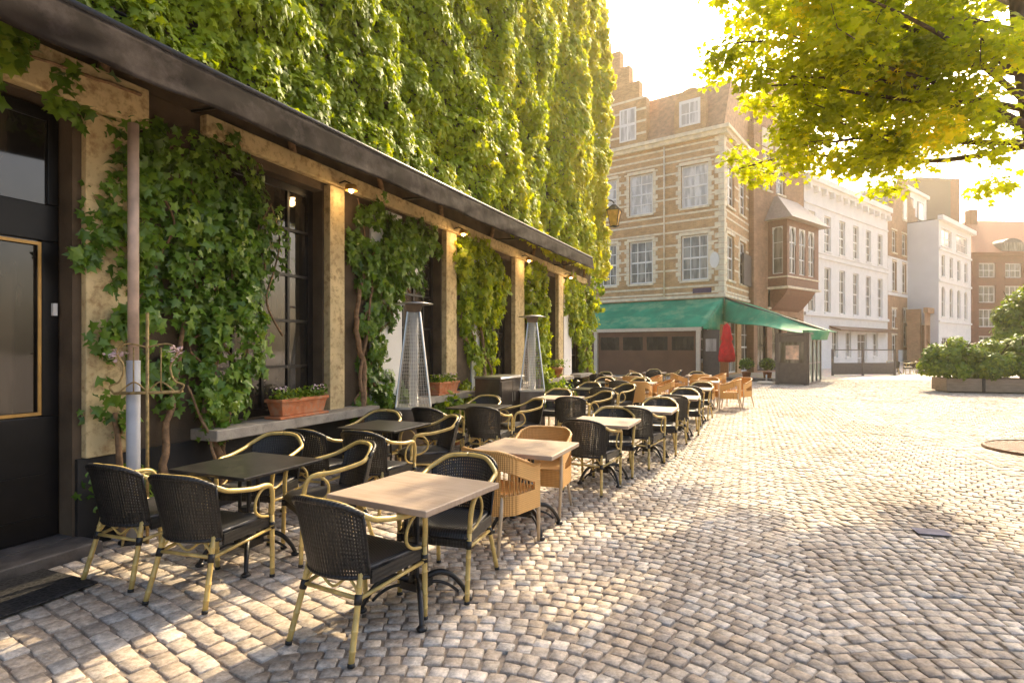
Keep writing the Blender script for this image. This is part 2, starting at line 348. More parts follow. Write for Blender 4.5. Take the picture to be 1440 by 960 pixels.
def window(par, T, a0, a1, z0, z1, cols=2, rows=2, d=.14, fm='whiteframe', gm='glass', sill='cream', fw=.07, mw=.035, hood=None, split=None, name='window', arch=False, tall=.62):
    f = MB(); f.tbox(T, a0, a0 + fw, d, d + .08, z0, z1).tbox(T, a1 - fw, a1, d, d + .08, z0, z1)
    f.tbox(T, a0 + fw, a1 - fw, d + .001, d + .079, z0, z0 + fw).tbox(T, a0 + fw, a1 - fw, d + .001, d + .079, z1 - fw, z1)
    for i in range(1, cols):
        x = a0 + (a1 - a0) * i / cols; f.tbox(T, x - mw / 2, x + mw / 2, d + .012, d + .068, z0 + fw, z1 - fw)
    for j in range(1, rows):
        z = z0 + (z1 - z0) * j / rows; k = 2.0 if split == j else 1
        f.tbox(T, a0 + fw, a1 - fw, d + .008, d + .064, z - mw * k / 2, z + mw * k / 2)
    if arch:
        zc = z1 - (a1 - a0) * tall; mid = (a0 + a1) / 2; n = 8
        for sgn in (-1, 1):
            pts = [(mid + sgn * (a1 - a0) / 2, z1), (mid, z1)]
            for q in range(n + 1):
                u = q / n; pts.append((mid + sgn * (a1 - a0) / 2 * math.sin(u * math.pi / 2), zc + (z1 - .02 - zc) * math.cos(u * math.pi / 2) ** .8))
            f.prism(pts, lambda x, z: T(x, .02, z), lambda x, z: T(x, .20, z))
    fo = f.build(name, M[fm], par)
    MB().tbox(T, a0 + fw * .5, a1 - fw * .5, d + .034, d + .046, z0 + fw * .5, z1 - fw * .5).build('pane', M[gm], fo)
    if sill: MB().tbox(T, a0 - .08, a1 + .08, -.10, d, z0 - .13, z0 - .002).build('sill', M[sill], fo)
    if hood: MB().tbox(T, a0 - .14, a1 + .14, -.035, .05, z1 + .003, z1 + hood).build('lintel', M['cream'], fo)
    return fo
def quoins(mb, T, a, side, z0, z1, h=.3):
    z = z0; k = 0
    while z < z1 - .05:
        L = .34 if k % 2 else .2; x0, x1 = (a, a + L) if side > 0 else (a - L, a)
        mb.tbox(T, x0, x1, -.022, .03, z, min(z + h - .02, z1)); z += h; k += 1

# ------------------------------------------------------------------ ground: one sheet, plus real stones
g = MB(); g.poly([(-400, -60, 0), (400, -60, 0), (400, 700, 0), (-400, 700, 0)]).build('ground', M['ground']); tag(bpy.data.objects['ground'], kind='structure')
TH = math.atan2(330, 800); dv = np.array([math.sin(TH), math.cos(TH)]); nv_ = np.array([math.cos(TH), -math.sin(TH)])
WD = 5.10                                             # distance of the ivy facade from the camera
def fac(s, t): return (-WD + t) * nv_ + s * dv          # point at s along the facade, t out into the street
def cobbles():
    V = []; RN = []
    def stone(cx, cy, ang, lw, lh):
        V.append((cx, cy, ang, lw, lh))
    def in_view(x, y): return -1 < y < 31 and abs(x) < 1.02 * max(y, 0) + 2.2 and (x * nv_[0] + y * nv_[1]) > -WD - .1
    # straight running rows on the terrace (t < 2.55 m)
    split = 2.7; sw, sh = .15, .12
    a2 = R(-7)
    rows = int(38 / sh)
    ph = R(13); cp_, sp_ = math.cos(ph), math.sin(ph)
    for r in range(-60, rows + 10):
        off = (r % 2) * sw / 2
        for c in range(-62, 45):
            u = c * sw + off; v = r * sh + .05 * math.sin(u * 1.7)
            t = u * cp_ + v * sp_ * 1.0; s = -u * sp_ + v * cp_; t -= 1.2 * sp_ * 0
            if t < -.1 or t > split + .10 + .03 * math.sin(s * 3): continue
            p = fac(s, t)
            if in_view(*p): stone(p[0], p[1], math.atan2(dv[1], dv[0]) - math.pi / 2 - ph, sw, sh)
    # segmental arcs across the street
    W = 2.7; A = .50; pitch = .10
    for k in range(0, 22):
        c0 = split + .10 + W * (k + .5)
        for r in range(-66, int(35 / pitch)):
            nst = 27
            for i in range(nst):
                q = (i + .5) / nst * 2 - 1; q += (r % 2) * .5 / nst
                u = q * W / 2; v = r * pitch - A * (1 - math.cos(q * 1.35)) * 1.25 + (k % 2) * .0
                p = fac(v, c0 + u)
                if not in_view(*p): continue
                slope = -A * 1.25 * math.sin(q * 1.35) * 1.35 / (W / 2); an = math.atan(slope)
                # local axes: t along nv_, s along dv
                stone(p[0], p[1], math.atan2(nv_[1], nv_[0]) + an, W / nst / max(.55, math.cos(an)) * 1.0, pitch * math.cos(an) ** .5)
    V = np.array(V); n = len(V); V[:, 2] += rng.normal(0, .045, n); V[:, 0:2] += rng.normal(0, .005, (n, 2))
    gap = .008; hx = (V[:, 3] - gap) / 2 * rng.uniform(.9, 1.03, n); hy = (V[:, 4] - gap) / 2 * rng.uniform(.9, 1.03, n)
    top = .012 + rng.normal(0, .0025, n) + .012 * (vnoise(V[:, 0] * .9 + 30, V[:, 1] * .9 + 5) - .5)
    tx = rng.normal(0, .02, n); ty = rng.normal(0, .02, n)
    oct_ = np.array([(-1, -.88), (-.90, -1), (.90, -1), (1, -.88), (1, .88), (.90, 1), (-.90, 1), (-1, .88)])
    ca, sa = np.cos(V[:, 2]), np.sin(V[:, 2]); verts = np.zeros((n, 24, 3))
    for ring, (sc_, zz) in enumerate(((1.0, -1), (.985, -.004), (.93, 0))):
        for j, (ox, oy) in enumerate(oct_):
            jit = rng.normal(0, .035, (n, 2)) if ring == 0 else jits[j]
            if ring == 0:
                if j == 0: jits = {}
                jits[j] = jit
            lx = (ox + jit[:, 0]) * hx * sc_; ly = (oy + jit[:, 1]) * hy * sc_
            verts[:, ring * 8 + j, 0] = V[:, 0] + lx * ca - ly * sa; verts[:, ring * 8 + j, 1] = V[:, 1] + lx * sa + ly * ca
            verts[:, ring * 8 + j, 2] = (.0 if ring == 0 else top + zz + lx * tx + ly * ty)
    tmpl = [];
    for ring in (0, 1):
        for j in range(8): tmpl.append([ring * 8 + j, ring * 8 + (j + 1) % 8, ring * 8 + 8 + (j + 1) % 8, ring * 8 + 8 + j])
    quads = np.array(tmpl); base = np.arange(n)[:, None] * 24
    l1 = (base[:, :, None] + quads[None]).reshape(n, -1); l2 = base + np.arange(16, 24)[None]
    loops = np.concatenate([l1, l2], 1).ravel(); tot = np.tile([4] * 16 + [8], n); st = np.concatenate([[0], np.cumsum(tot)[:-1]])
    me = bpy.data.meshes.new('cobblestones'); me.vertices.add(n * 24); me.vertices.foreach_set('co', verts.ravel().astype(np.float32))
    me.loops.add(len(loops)); me.loops.foreach_set('vertex_index', loops.astype(np.int32)); me.polygons.add(len(tot))
    me.polygons.foreach_set('loop_start', st.astype(np.int32)); me.polygons.foreach_set('loop_total', tot.astype(np.int32)); me.update(calc_edges=True)
    at = me.attributes.new('rnd', 'FLOAT', 'FACE'); at.data.foreach_set('value', np.repeat(rng.random(n), 17).astype(np.float32))
    me.materials.append(M['cobble'])
    o = bpy.data.objects.new('cobbled_pavement', me); COL.objects.link(o); tag(o, kind='structure'); print('stones', n)
cobbles()
# far paving beyond the modelled stones
def farpave():
    m = bpy.data.materials.new('far cobble paving'); t, p = nodes_of(m); p.inputs['Roughness'].default_value = .6
    tc = N(t, 'ShaderNodeTexCoord'); v = N(t, 'ShaderNodeTexVoronoi', Scale=6.5); t.links.new(tc.outputs['Object'], v.inputs['Vector'])
    t.links.new(mix(t, .6, (.48, .41, .34), v.outputs['Color'], 'SOFT_LIGHT'), p.inputs['Base Color'])
    MB().poly([(-60, 30.5, .010), (140, 30.5, .010), (140, 150, .018), (-60, 150, .018)]).build('far_pavement', m)
    tag(bpy.data.objects['far_pavement'], kind='structure')
farpave()

# ------------------------------------------------------------------ ivy-clad cafe building
ROT = math.atan2(dv[1], dv[0]); o0 = fac(0, 0)
Tid = lambda a, d, z: (a, d, z)
LEN = 19.6; HT = 15.5
cafe = thing('cafe_building', 'tall cafe building wholly covered in climbing ivy, dark windows below', 'building', (o0[0], o0[1], 0), ROT)
ops = [(.9, 2.93, .10, 3.62), (4.25, 5.9, .86, 3.7), (7.75, 9.0, .86, 3.7), (11.0, 12.3, .86, 3.7), (14.3, 15.6, .86, 3.7), (17.3, 18.3, .86, 3.7)]
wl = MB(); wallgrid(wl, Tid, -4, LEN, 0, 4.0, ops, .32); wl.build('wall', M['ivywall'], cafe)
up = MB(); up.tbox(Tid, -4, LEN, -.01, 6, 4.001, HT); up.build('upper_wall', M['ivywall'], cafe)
MB().tbox(Tid, LEN - .25, LEN, .002, 6, 0, 4.0).build('end_wall', M['ivywall'], cafe)
MB().tbox(Tid, -4.2, LEN + .2, -.2, 6.2, HT, HT + .3).build('roof', M['slate'], cafe)
# dark room behind openings
MB().tbox(Tid, -4, LEN - .3, 1.8, 1.9, 0, 4.0).build('interior_wall', M['darkwall'], cafe)
pl = MB(); pl.tbox(Tid, 2.95, 4.25, -.035, .05, 0, .74).tbox(Tid, 4.25, 19.0, -.035, .05, 0, .74).tbox(Tid, -4, .88, -.035, .05, 0, .74); pl.build('plinth', M['darkwall'], cafe)
# pilasters (ochre, each its own part)
for a, b in ((5.93, 6.22), (9.03, 9.42), (12.33, 12.92), (15.65, 16.1), (18.35, 18.7)):
    MB().tbox(Tid, a, b, -.10, .02, .80, 3.78).build('pilaster', M['ochre'], cafe, bevel=.01)
for a, b in ((6.9, 7.7), (10.2, 10.9), (13.4, 14.2), (16.4, 17.2)):
    MB().tbox(Tid, a, b, -.03, .02, .80, 3.75).build('white_panel', M['white'], cafe)
MB().tbox(Tid, 3.0, 3.42, -.06, .02, .741, 3.62).build('pilaster', M['ochre'], cafe, bevel=.01)
MB().tbox(Tid, .0, 3.5, -.12, .0, 3.63, 3.98).build('lintel_beam', M['ochre'], cafe, bevel=.015)
MB().tbox(Tid, 4.1, 18.8, -.11, .0, 3.80, 4.0).build('lintel_beam', M['ochre'], cafe, bevel=.015)
for (a0, a1, z0, z1) in ops[1:]:
    f = window(cafe, Tid, a0, a1, z0, z1, 4, 5, .16, 'darkwood', 'glass_dark', None, .09, .035)
    MB().tbox(Tid, a0 - .25, a1 + .75, -.36, .12, .745, .855).build('sill', M['sill'], f, bevel=.01)
# bright room things seen through the first window: pale curtain strips
for k in range(5):
    MB().tbox(Tid, 4.35 + k * .3, 4.52 + k * .3, .245, .255, .95, 2.3).build('curtain', M['cream'], cafe)
# door leaf with glazed panel
dr = MB(); dr.tbox(Tid, .9, 1.93, .16, .22, .12, 1.10).tbox(Tid, 1.95, 2.92, .16, .22, .12, 1.10)
dr.tbox(Tid, .9, 2.92, .16, .22, 2.52, 2.82).tbox(Tid, 2.80, 2.92, .16, .22, 1.1, 2.52).tbox(Tid, .9, 1.0, .16, .22, 1.1, 2.52).tbox(Tid, 1.85, 2.02, .16, .22, 1.1, 2.52)
dr.tbox(Tid, .9, .98, .16, .22, 2.82, 3.6).tbox(Tid, 2.84, 2.92, .16, .22, 2.82, 3.6).tbox(Tid, .98, 2.84, .16, .22, 3.5, 3.6)
do = dr.build('door', M['blackpaint'], cafe, bevel=.008)
pn = MB(); pn.tbox(Tid, 2.05, 2.78, .185, .195, 1.1, 2.52).tbox(Tid, 1.0, 1.85, .185, .195, 1.1, 2.52); pn.build('pane', M['glass_dark'], do)
MB().tbox(Tid, .98, 2.84, .185, .195, 2.82, 3.5).build('transom_pane', M['glass_dark'], do)
gt = MB()
for x0, x1 in ((2.03, 2.79), (1.01, 1.84)):
    gt.tbox(Tid, x0, x1, .150, .162, 1.115, 1.14).tbox(Tid, x0, x1, .150, .162, 2.48, 2.505).tbox(Tid, x0, x0 + .022, .150, .162, 1.141, 2.479).tbox(Tid, x1 - .022, x1, .150, .162, 1.141, 2.479)
gt.build('gilded_trim', M['gold'], do)
mo = MB()
for z in (.28, .62): mo.tbox(Tid, 2.05, 2.82, .145, .16, z, z + .02)
mo.build('door_moulding', M['blackpaint'], do)
MB().tbox(Tid, 2.865, 2.895, .13, .165, 1.92, 2.02).build('door_bell', M['whiteframe'], do)
# scattered reflections behind the transom: strings of pale shapes
MB().tbox(Tid, .3, 2.98, -.31, .0, 0, .11).build('doorstep', M['stepstone'], cafe, bevel=.012)
MB().tbox(Tid, .9, 2.93, .0, .5, 0.0, .115).build('threshold', M['stepstone'], cafe)
# door mat
cm = fac(1.1, .64)
mt = MB(); mt.box(-1.45, -.31, 0, 1.45, .31, .014); mo_ = mt.build('door_mat', M['doormat'], bevel=.004); mo_.location = (cm[0], cm[1], .026); mo_.rotation_euler = (0, 0, ROT)
tag(mo_, 'long black patterned door mat lying before the black cafe door', 'door mat')

# ---- awning on the cafe
aw = thing('cafe_awning', 'long dark brown cloth awning running along the ivy facade', 'awning', (o0[0], o0[1], 0), ROT)
S0, S1 = -1.5, 15.5; ztop = lambda s: 3.85 + (s - 2.23) * .0241
OUT = -1.10
def canopy(u, v): s = S0 + (S1 - S0) * u; z = ztop(s); return (s, OUT * v - .01, 4.55 * (1 - v) + z * v - .05 * math.sin(v * math.pi))
MB().grid(canopy, 60, 6).build('canopy', M['awningcloth'], aw, True, solid=.006)
def val(u, v):
    s = S0 + (S1 - S0) * u; z = ztop(s) - .02
    return (s, OUT - .035 - .045 * float(vnoise(np.array(s * 2.6 + v * 1.8 + 9), np.array(v * 2.2 + s * .5 + 9))) * v ** .7 - .018 * float(vnoise(np.array(s * 9 + v * 4 + 9), np.array(v * 3 + 9))) * v, z - v * (.30 + .008 * math.sin(s * 3.1)))
MB().grid(val, 420, 8).build('valance', M['awningcloth'], aw, True, solid=.005)
MB().tube([(S0, OUT - .02, ztop(S0)), (S1, OUT - .02, ztop(S1))], .028, 10).build('front_bar', M['iron'], aw, True)
MB().tube([(S0, -.12, 4.45), (S1, -.12, 4.60)], .05, 10).build('roller', M['iron'], aw, True)
for s in (1.0, 4.0, 7.6, 11.2, 15.2):
    MB().tube([(s, -.02, 4.0), (s + .02, OUT * .5, 3.98), (s, OUT, ztop(s) - .03)], .016, 6).build('bracket', M['iron'], aw, True)
# lit spot lamps on the lintel
lampm = bpy.data.materials.new('lit lamp'); t_, p_ = nodes_of(lampm); p_.inputs['Emission Color'].default_value = (1, .72, .35, 1); p_.inputs['Emission Strength'].default_value = 14
lamp0 = None
names = ['nearest small lit lamp under the brown awning, by the first window', 'second small lit lamp under the brown awning, above the first patio heater', 'third small lit lamp under the brown awning, above the second patio heater', 'farthest small lit lamp under the brown awning']
for i, s in enumerate((6.1, 9.3, 12.7, 16.2)):
    p = fac(s, .30)
    if lamp0 is None:
        lamp0 = thing('wall_lamp', names[0], 'lamp', (p[0], p[1], 3.72), ROT, 'small lit lamps under the brown awning')
        MB().lathe([(.02, .09), (.075, .07), (.085, 0), (.07, 0), (.06, .05)], (0, 0, 0), 14).build('lamp_shade', M['gold'], lamp0, True)
        MB().tube([(0, .20, .12), (0, .1, .14), (0, 0, .09)], .011, 6).build('lamp_arm', M['iron'], lamp0, True)
        MB().lathe([(.005, -.03), (.028, -.015), (.034, .01), (.02, .04)], (0, 0, 0), 12).build('bulb', lampm, lamp0, True)
        r = lamp0
    else: r = dup(lamp0, (p[0], p[1], 3.74), ROT, names[i])
    pl_ = bpy.data.lights.new('lamp_light', 'POINT'); pl_.energy = 1.6; pl_.color = (1, .65, .3); pl_.shadow_soft_size = .05
    lo = bpy.data.objects.new('lamp_light', pl_); COL.objects.link(lo); lo.parent = r; lo.location = (0, -.02, -.06)

# ---- upper ivy: one climbing plant with stems and foliage
def fl(s, t, z): p = fac(s, t); return (p[0], p[1], z)
ivy = thing('climbing_ivy', 'bright green ivy covering the whole upper facade above the brown awning', 'climbing plant', fl(9, .05, 4.2))
def place_local(root, pts): return np.asarray(pts) - np.array(root.location)
def upper_ivy():
    n = 112000; s = rng.uniform(0, 1, n) ** .8 * 21.0 - 1.3; Yv = s * dv[1] + WD * .38
    zmax = np.minimum(HT + .3, CAMH + .70 * np.maximum(Yv, 1.0) + 1.6); zmax = np.maximum(zmax, 5.6)
    z = 4.05 + (zmax - 4.05) * rng.uniform(0, 1, n) ** .9
    ridge = vnoise(s * 1.0 + z * .16, z * .55); r2 = vnoise(s * 2.6 + 7, z * 2.6 - s * .7); r3 = vnoise(s * 6.5, z * 6 + 3)
    # broad vertical folds as on a wall grown over for decades
    fold = .5 + .5 * np.sin(s * 1.9 + 1.2 * vnoise(s * .3, z * .25) * 4)
    dep = .12 + .40 * ridge + .16 * fold ** 1.5 + .34 * r2 + .14 * r3
    keep = rng.random(n) < np.clip(.35 + 1.3 * dep, 0, 1); under = rng.uniform(-.16, .05, n) * (.5 + r2)
    t = dep + under; low = np.clip((4.9 - z) / .8, 0, 1); t = np.minimum(t, 1.0 - .05 * low)
    s, z, t, dep, under = [x[keep] for x in (s, z, t, dep, under)]
    pts = np.stack([(-WD + t) * nv_[0] + s * dv[0], (-WD + t) * nv_[1] + s * dv[1], z], 1)
    # normals follow the folds
    e = .12
    def D(s, z): return .40 * vnoise(s * 1.0 + z * .16, z * .55) + .16 * (.5 + .5 * np.sin(s * 1.9 + 1.2 * vnoise(s * .3, z * .25) * 4)) ** 1.5 + .34 * vnoise(s * 2.6 + 7, z * 2.6 - s * .7)
    ds = (D(s + e, z) - D(s - e, z)) / (2 * e); dz = (D(s, z + e) - D(s, z - e)) / (2 * e)
    nr = np.zeros_like(pts); nr[:, 0] = nv_[0] - ds * dv[0]; nr[:, 1] = nv_[1] - ds * dv[1]; nr[:, 2] = -dz + .45
    nr /= np.linalg.norm(nr, axis=1)[:, None]
    rn = np.clip(.28 + .38 * vnoise(s * 1.7, z * 1.4) + .34 * rng.random(len(s)) + (s - 7) * .03, 0, 1)  # far leaves yellower: young growth, with the sun glow there put into the colour
    size = np.clip(.070 + .0032 * s, .070, .13) * (.75 + .5 * rng.random(len(s)))
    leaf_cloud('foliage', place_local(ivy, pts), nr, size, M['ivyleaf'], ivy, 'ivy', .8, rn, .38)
    # end face round the corner
    n = 9000; q = rng.uniform(-.4, 6, n); z = rng.uniform(3.0, HT, n); out = .1 + .4 * vnoise(q * 2, z * 1.2) + rng.uniform(-.1, .1, n)
    s = LEN + out; t = -q
    pts = np.stack([(-WD + t) * nv_[0] + s * dv[0], (-WD + t) * nv_[1] + s * dv[1], z], 1)
    leaf_cloud('end_foliage', place_local(ivy, pts), (dv[0], dv[1], .3), .15, M['ivyleaf'], ivy, 'ivy', .8, None, .4)
    for k in range(9):
        s0 = .5 + k * 2.2; P = [Vector(fl(s0 + .5 * math.sin(j * .9 + k), .06 + .03 * (j % 2), 3.9 + j * .9)) - ivy.location for j in range(11)]
        MB().tube(spline(P, 3), [.045 * (1 - j / 34) for j in range(31)], 6).build('stem', M['palebark'], ivy, True)
upper_ivy()

# ---- lower ivy masses between the windows
def ivy_mass(label, blobs, stems, n, size, m='ivyleaf_low', fall=0):
    b0 = blobs[0]; root = thing('ivy_vine', label, 'climbing plant', fl(b0[0], .1, 0))
    P = []; Nn = []; RN = []
    wts = np.array([b[2] * b[3] for b in blobs]); wts = wts / wts.sum()
    for (cs, cz, rs, rz_, dep), wt in zip(blobs, wts):
        k = int(n * wt); nc = max(4, int(22 * rs * rz_ / .3)); th = rng.uniform(0, 2 * math.pi, nc); rr = np.sqrt(rng.random(nc))
        c_s = cs + rs * rr * np.cos(th); c_z = cz + rz_ * rr * np.sin(th); c_r = rng.uniform(.07, .19, nc); c_t = rng.uniform(.03, 1, nc) ** 1.3 * dep * (1.15 - rr * .6)
        ci = rng.integers(0, nc, k); q = rng.normal(0, 1, (k, 3)); q /= np.linalg.norm(q, axis=1)[:, None]; q *= rng.uniform(.4, 1.05, k)[:, None]
        s = c_s[ci] + q[:, 0] * c_r[ci]; z = c_z[ci] + q[:, 1] * c_r[ci] * 1.5; t = np.maximum(.03, c_t[ci] + q[:, 2] * c_r[ci] * .6)
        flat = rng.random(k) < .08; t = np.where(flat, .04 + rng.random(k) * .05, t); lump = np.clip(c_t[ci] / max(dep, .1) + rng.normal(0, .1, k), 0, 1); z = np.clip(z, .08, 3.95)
        pts = np.stack([(-WD + t) * nv_[0] + s * dv[0], (-WD + t) * nv_[1] + s * dv[1], z], 1); P.append(pts)
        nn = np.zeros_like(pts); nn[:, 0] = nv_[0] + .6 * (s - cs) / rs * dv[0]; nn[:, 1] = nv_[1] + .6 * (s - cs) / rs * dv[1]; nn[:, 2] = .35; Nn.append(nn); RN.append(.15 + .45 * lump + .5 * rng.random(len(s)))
    P = np.concatenate(P); Nn = np.concatenate(Nn)
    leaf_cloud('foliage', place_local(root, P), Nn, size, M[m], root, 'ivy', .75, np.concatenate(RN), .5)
    for st in stems:
        pts = spline([Vector(fl(s, t, z)) - root.location for (s, t, z) in st[0]], 6); k = len(pts)
        MB().tube([p + Vector((rng.normal(0, .012), rng.normal(0, .012), 0)) for p in pts], [st[1] * (1 - .6 * i / k) for i in range(k)], 7).build('stem', M['palebark'], root, True)
    for j in range(9 if n > 1000 else 0):
        b_ = blobs[j % min(5, len(blobs))]; s0 = max(3.5, b_[0] + rng.normal(0, .5) * b_[2]); z0 = max(.1, b_[1] - b_[3] * 1.0); z1 = min(3.8, b_[1] + b_[3])
        pts = spline([Vector(fl(s0 + rng.normal(0, .12), .05 + .05 * rng.random(), z0 + (z1 - z0) * q_ / 4)) - root.location for q_ in range(5)], 4)
        MB().tube(pts, [.014 * (1 - .5 * i / len(pts)) for i in range(len(pts))], 5).build('stem', M['palebark'], root, True)
    return root
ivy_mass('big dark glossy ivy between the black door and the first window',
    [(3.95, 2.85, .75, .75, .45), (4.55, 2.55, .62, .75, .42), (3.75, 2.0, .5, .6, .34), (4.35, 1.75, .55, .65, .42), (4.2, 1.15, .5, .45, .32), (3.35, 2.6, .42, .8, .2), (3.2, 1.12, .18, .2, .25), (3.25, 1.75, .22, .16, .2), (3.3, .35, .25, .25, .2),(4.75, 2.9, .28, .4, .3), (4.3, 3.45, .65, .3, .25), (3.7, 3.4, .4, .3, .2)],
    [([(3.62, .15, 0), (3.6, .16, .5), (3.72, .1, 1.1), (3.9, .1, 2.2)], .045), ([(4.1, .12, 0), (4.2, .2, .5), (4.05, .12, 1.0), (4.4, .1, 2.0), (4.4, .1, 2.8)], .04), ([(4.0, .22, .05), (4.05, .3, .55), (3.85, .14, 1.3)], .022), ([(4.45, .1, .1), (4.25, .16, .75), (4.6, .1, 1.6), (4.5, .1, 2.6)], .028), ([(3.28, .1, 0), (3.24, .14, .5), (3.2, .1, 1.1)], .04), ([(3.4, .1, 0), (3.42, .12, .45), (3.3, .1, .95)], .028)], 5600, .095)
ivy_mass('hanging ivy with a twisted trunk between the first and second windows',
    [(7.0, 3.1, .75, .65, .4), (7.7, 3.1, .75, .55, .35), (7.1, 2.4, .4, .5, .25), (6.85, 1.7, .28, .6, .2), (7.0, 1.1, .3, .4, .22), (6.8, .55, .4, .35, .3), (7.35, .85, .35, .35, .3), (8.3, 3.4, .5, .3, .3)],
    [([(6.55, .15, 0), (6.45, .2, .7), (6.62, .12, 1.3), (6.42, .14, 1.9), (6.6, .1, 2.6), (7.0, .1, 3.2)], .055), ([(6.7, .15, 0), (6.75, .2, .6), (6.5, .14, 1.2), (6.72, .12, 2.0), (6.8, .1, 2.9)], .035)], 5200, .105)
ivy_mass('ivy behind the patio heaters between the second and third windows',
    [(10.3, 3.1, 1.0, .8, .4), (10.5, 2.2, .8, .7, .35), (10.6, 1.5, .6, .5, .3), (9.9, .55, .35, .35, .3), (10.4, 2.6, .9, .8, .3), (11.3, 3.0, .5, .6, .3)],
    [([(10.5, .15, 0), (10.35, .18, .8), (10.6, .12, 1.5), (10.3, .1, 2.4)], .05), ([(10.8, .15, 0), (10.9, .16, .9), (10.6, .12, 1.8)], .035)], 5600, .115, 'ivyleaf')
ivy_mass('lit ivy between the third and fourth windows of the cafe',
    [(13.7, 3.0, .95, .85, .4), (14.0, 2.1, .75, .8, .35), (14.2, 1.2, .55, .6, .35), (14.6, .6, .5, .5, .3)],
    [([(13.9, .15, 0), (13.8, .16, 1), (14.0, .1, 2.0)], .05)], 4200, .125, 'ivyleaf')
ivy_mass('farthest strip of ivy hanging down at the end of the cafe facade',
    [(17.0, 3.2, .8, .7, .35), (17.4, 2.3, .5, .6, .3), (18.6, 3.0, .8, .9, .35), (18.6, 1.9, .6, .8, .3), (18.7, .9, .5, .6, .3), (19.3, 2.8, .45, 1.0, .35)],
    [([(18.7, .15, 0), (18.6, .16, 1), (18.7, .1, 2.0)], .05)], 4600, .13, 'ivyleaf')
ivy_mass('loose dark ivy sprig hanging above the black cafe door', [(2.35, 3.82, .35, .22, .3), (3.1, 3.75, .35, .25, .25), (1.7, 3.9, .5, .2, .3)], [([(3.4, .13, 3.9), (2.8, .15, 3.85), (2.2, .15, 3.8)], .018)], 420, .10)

# ---- pole and iron stand by the door
p = fac(3.23, .30); Lp = thing('support_pole', 'slender grey metal pole standing before the big ivy beside the door', 'pole', (p[0], p[1], 0))
MB().tube([(0, 0, .02), (0, 0, 1.55)], .052, 14).build('lower_tube', M['galv'], Lp, True)
MB().tube([(0, 0, 1.55), (0, 0, 3.55)], .042, 14).build('upper_tube', mat('salmon painted tube', (.58, .43, .34), .5), Lp, True)
MB().lathe([(.11, 0), (.11, .012), (.06, .03)], (0, 0, .02), 16).build('base_plate', M['iron'], Lp)
p = fac(3.24, .46); st = thing('wrought_iron_stand', 'gilded wrought iron scroll stand beside the grey pole', 'plant stand', (p[0], p[1], 0), ROT + R(-50))
MB().tube([(0, 0, .02), (0, 0, 1.95)], .013, 8).build('post', M['rustygold'], st, True)
rk = MB(); rk.tube([(-.24, 0, 1.28), (.24, 0, 1.28)], .013, 6).tube([(-.24, .1, 1.28), (.24, .1, 1.28)], .010, 6).tube([(-.24, 0, 1.28), (-.24, .1, 1.28)], .01, 6).tube([(.24, 0, 1.28), (.24, .1, 1.28)], .01, 6)
rk.build('shelf', M['rustygold'], st, True)
for sgn in (-1, 1):
    MB().tube(spline([(sgn * .24, 0, 1.28), (sgn * .27, 0, 1.34), (sgn * .20, 0, 1.38), (sgn * .17, 0, 1.50), (sgn * .22, 0, 1.62), (sgn * .15, 0, 1.69), (0, 0, 1.66)], 6), .008, 6).build('scroll', M['rustygold'], st, True)
    MB().tube(spline([(sgn * .20, 0, 1.29), (sgn * .10, 0, 1.37), (sgn * .02, 0, 1.31), (0, 0, 1.29)], 6), .007, 6).build('scroll', M['rustygold'], st, True)
    MB().tube([(sgn * .10, 0, 1.29), (sgn * .10, 0, 1.66)], .006, 6).build('upright', M['rustygold'], st, True)
    MB().tube(spline([(sgn * .18, 0, .01), (sgn * .16, 0, .12), (sgn * .05, 0, .25), (0, 0, .4)], 6), .011, 6).build('foot', M['rustygold'], st, True)
fl_ = [(-.22 + rng.normal(0, .03), rng.normal(0, .03), 1.6 + rng.normal(0, .03)) for _ in range(40)] + [(.2 + rng.normal(0, .03), rng.normal(0, .03), 1.62 + rng.normal(0, .03)) for _ in range(40)]
leaf_cloud('dried_flowers', fl_, (0, 0, 1), .035, M['flower'], st, 'oval', .1)

# ---- flower boxes on the sills
def flower_box(s, label, L=.75, fcol=None):
    p = fac(s, .20); r = thing('flower_box', label, 'flower box', (p[0], p[1], .857), ROT, 'terracotta flower boxes on the sills')
    b = MB(); b.hexa([(-L / 2 + .04, -.09, .03), (L / 2 - .04, -.09, .03), (L / 2 - .04, .09, .03), (-L / 2 + .04, .09, .03), (-L / 2, -.12, .21), (L / 2, -.12, .21), (L / 2, .12, .21), (-L / 2, .12, .21)]).build('trough', M['terracotta'], r, bevel=.008)
    MB().box(-L / 2 - .012, -.132, .185, L / 2 + .012, .132, .222).build('rim', M['terracotta'], r, bevel=.006)
    MB().box(-L / 2 - .02, -.12, 0, L / 2 + .02, .12, .028).build('saucer', M['terracotta'], r, bevel=.006)
    n = 420; pts = np.stack([rng.uniform(-L / 2, L / 2, n), rng.normal(0, .06, n), .22 + rng.uniform(0, .13, n) * (.6 + .4 * np.sin(np.arange(n)))], 1)
    leaf_cloud('plant', pts, (0, -.3, 1), .055, M['shrubleaf'], r, 'oval', .1, None, .8)
    n = 60; pts = np.stack([rng.choice([-.3 * L, .38 * L], n) + rng.normal(0, .05, n), rng.normal(0, .06, n), .30 + rng.uniform(0, .06, n)], 1)
    leaf_cloud('blossom', pts, (0, -.3, 1), .035, M['flower'], r, 'oval', .1, None, .8)
flower_box(5.25, 'terracotta trough of green plants on the nearest window sill')
flower_box(8.75, 'terracotta trough on the second sill, behind the first patio heater', .7)
p = fac(15.0, .25); pot = thing('flower_pot', 'small orange flower pot on the far window sill beyond the second heater', 'flower pot', (p[0], p[1], .857))
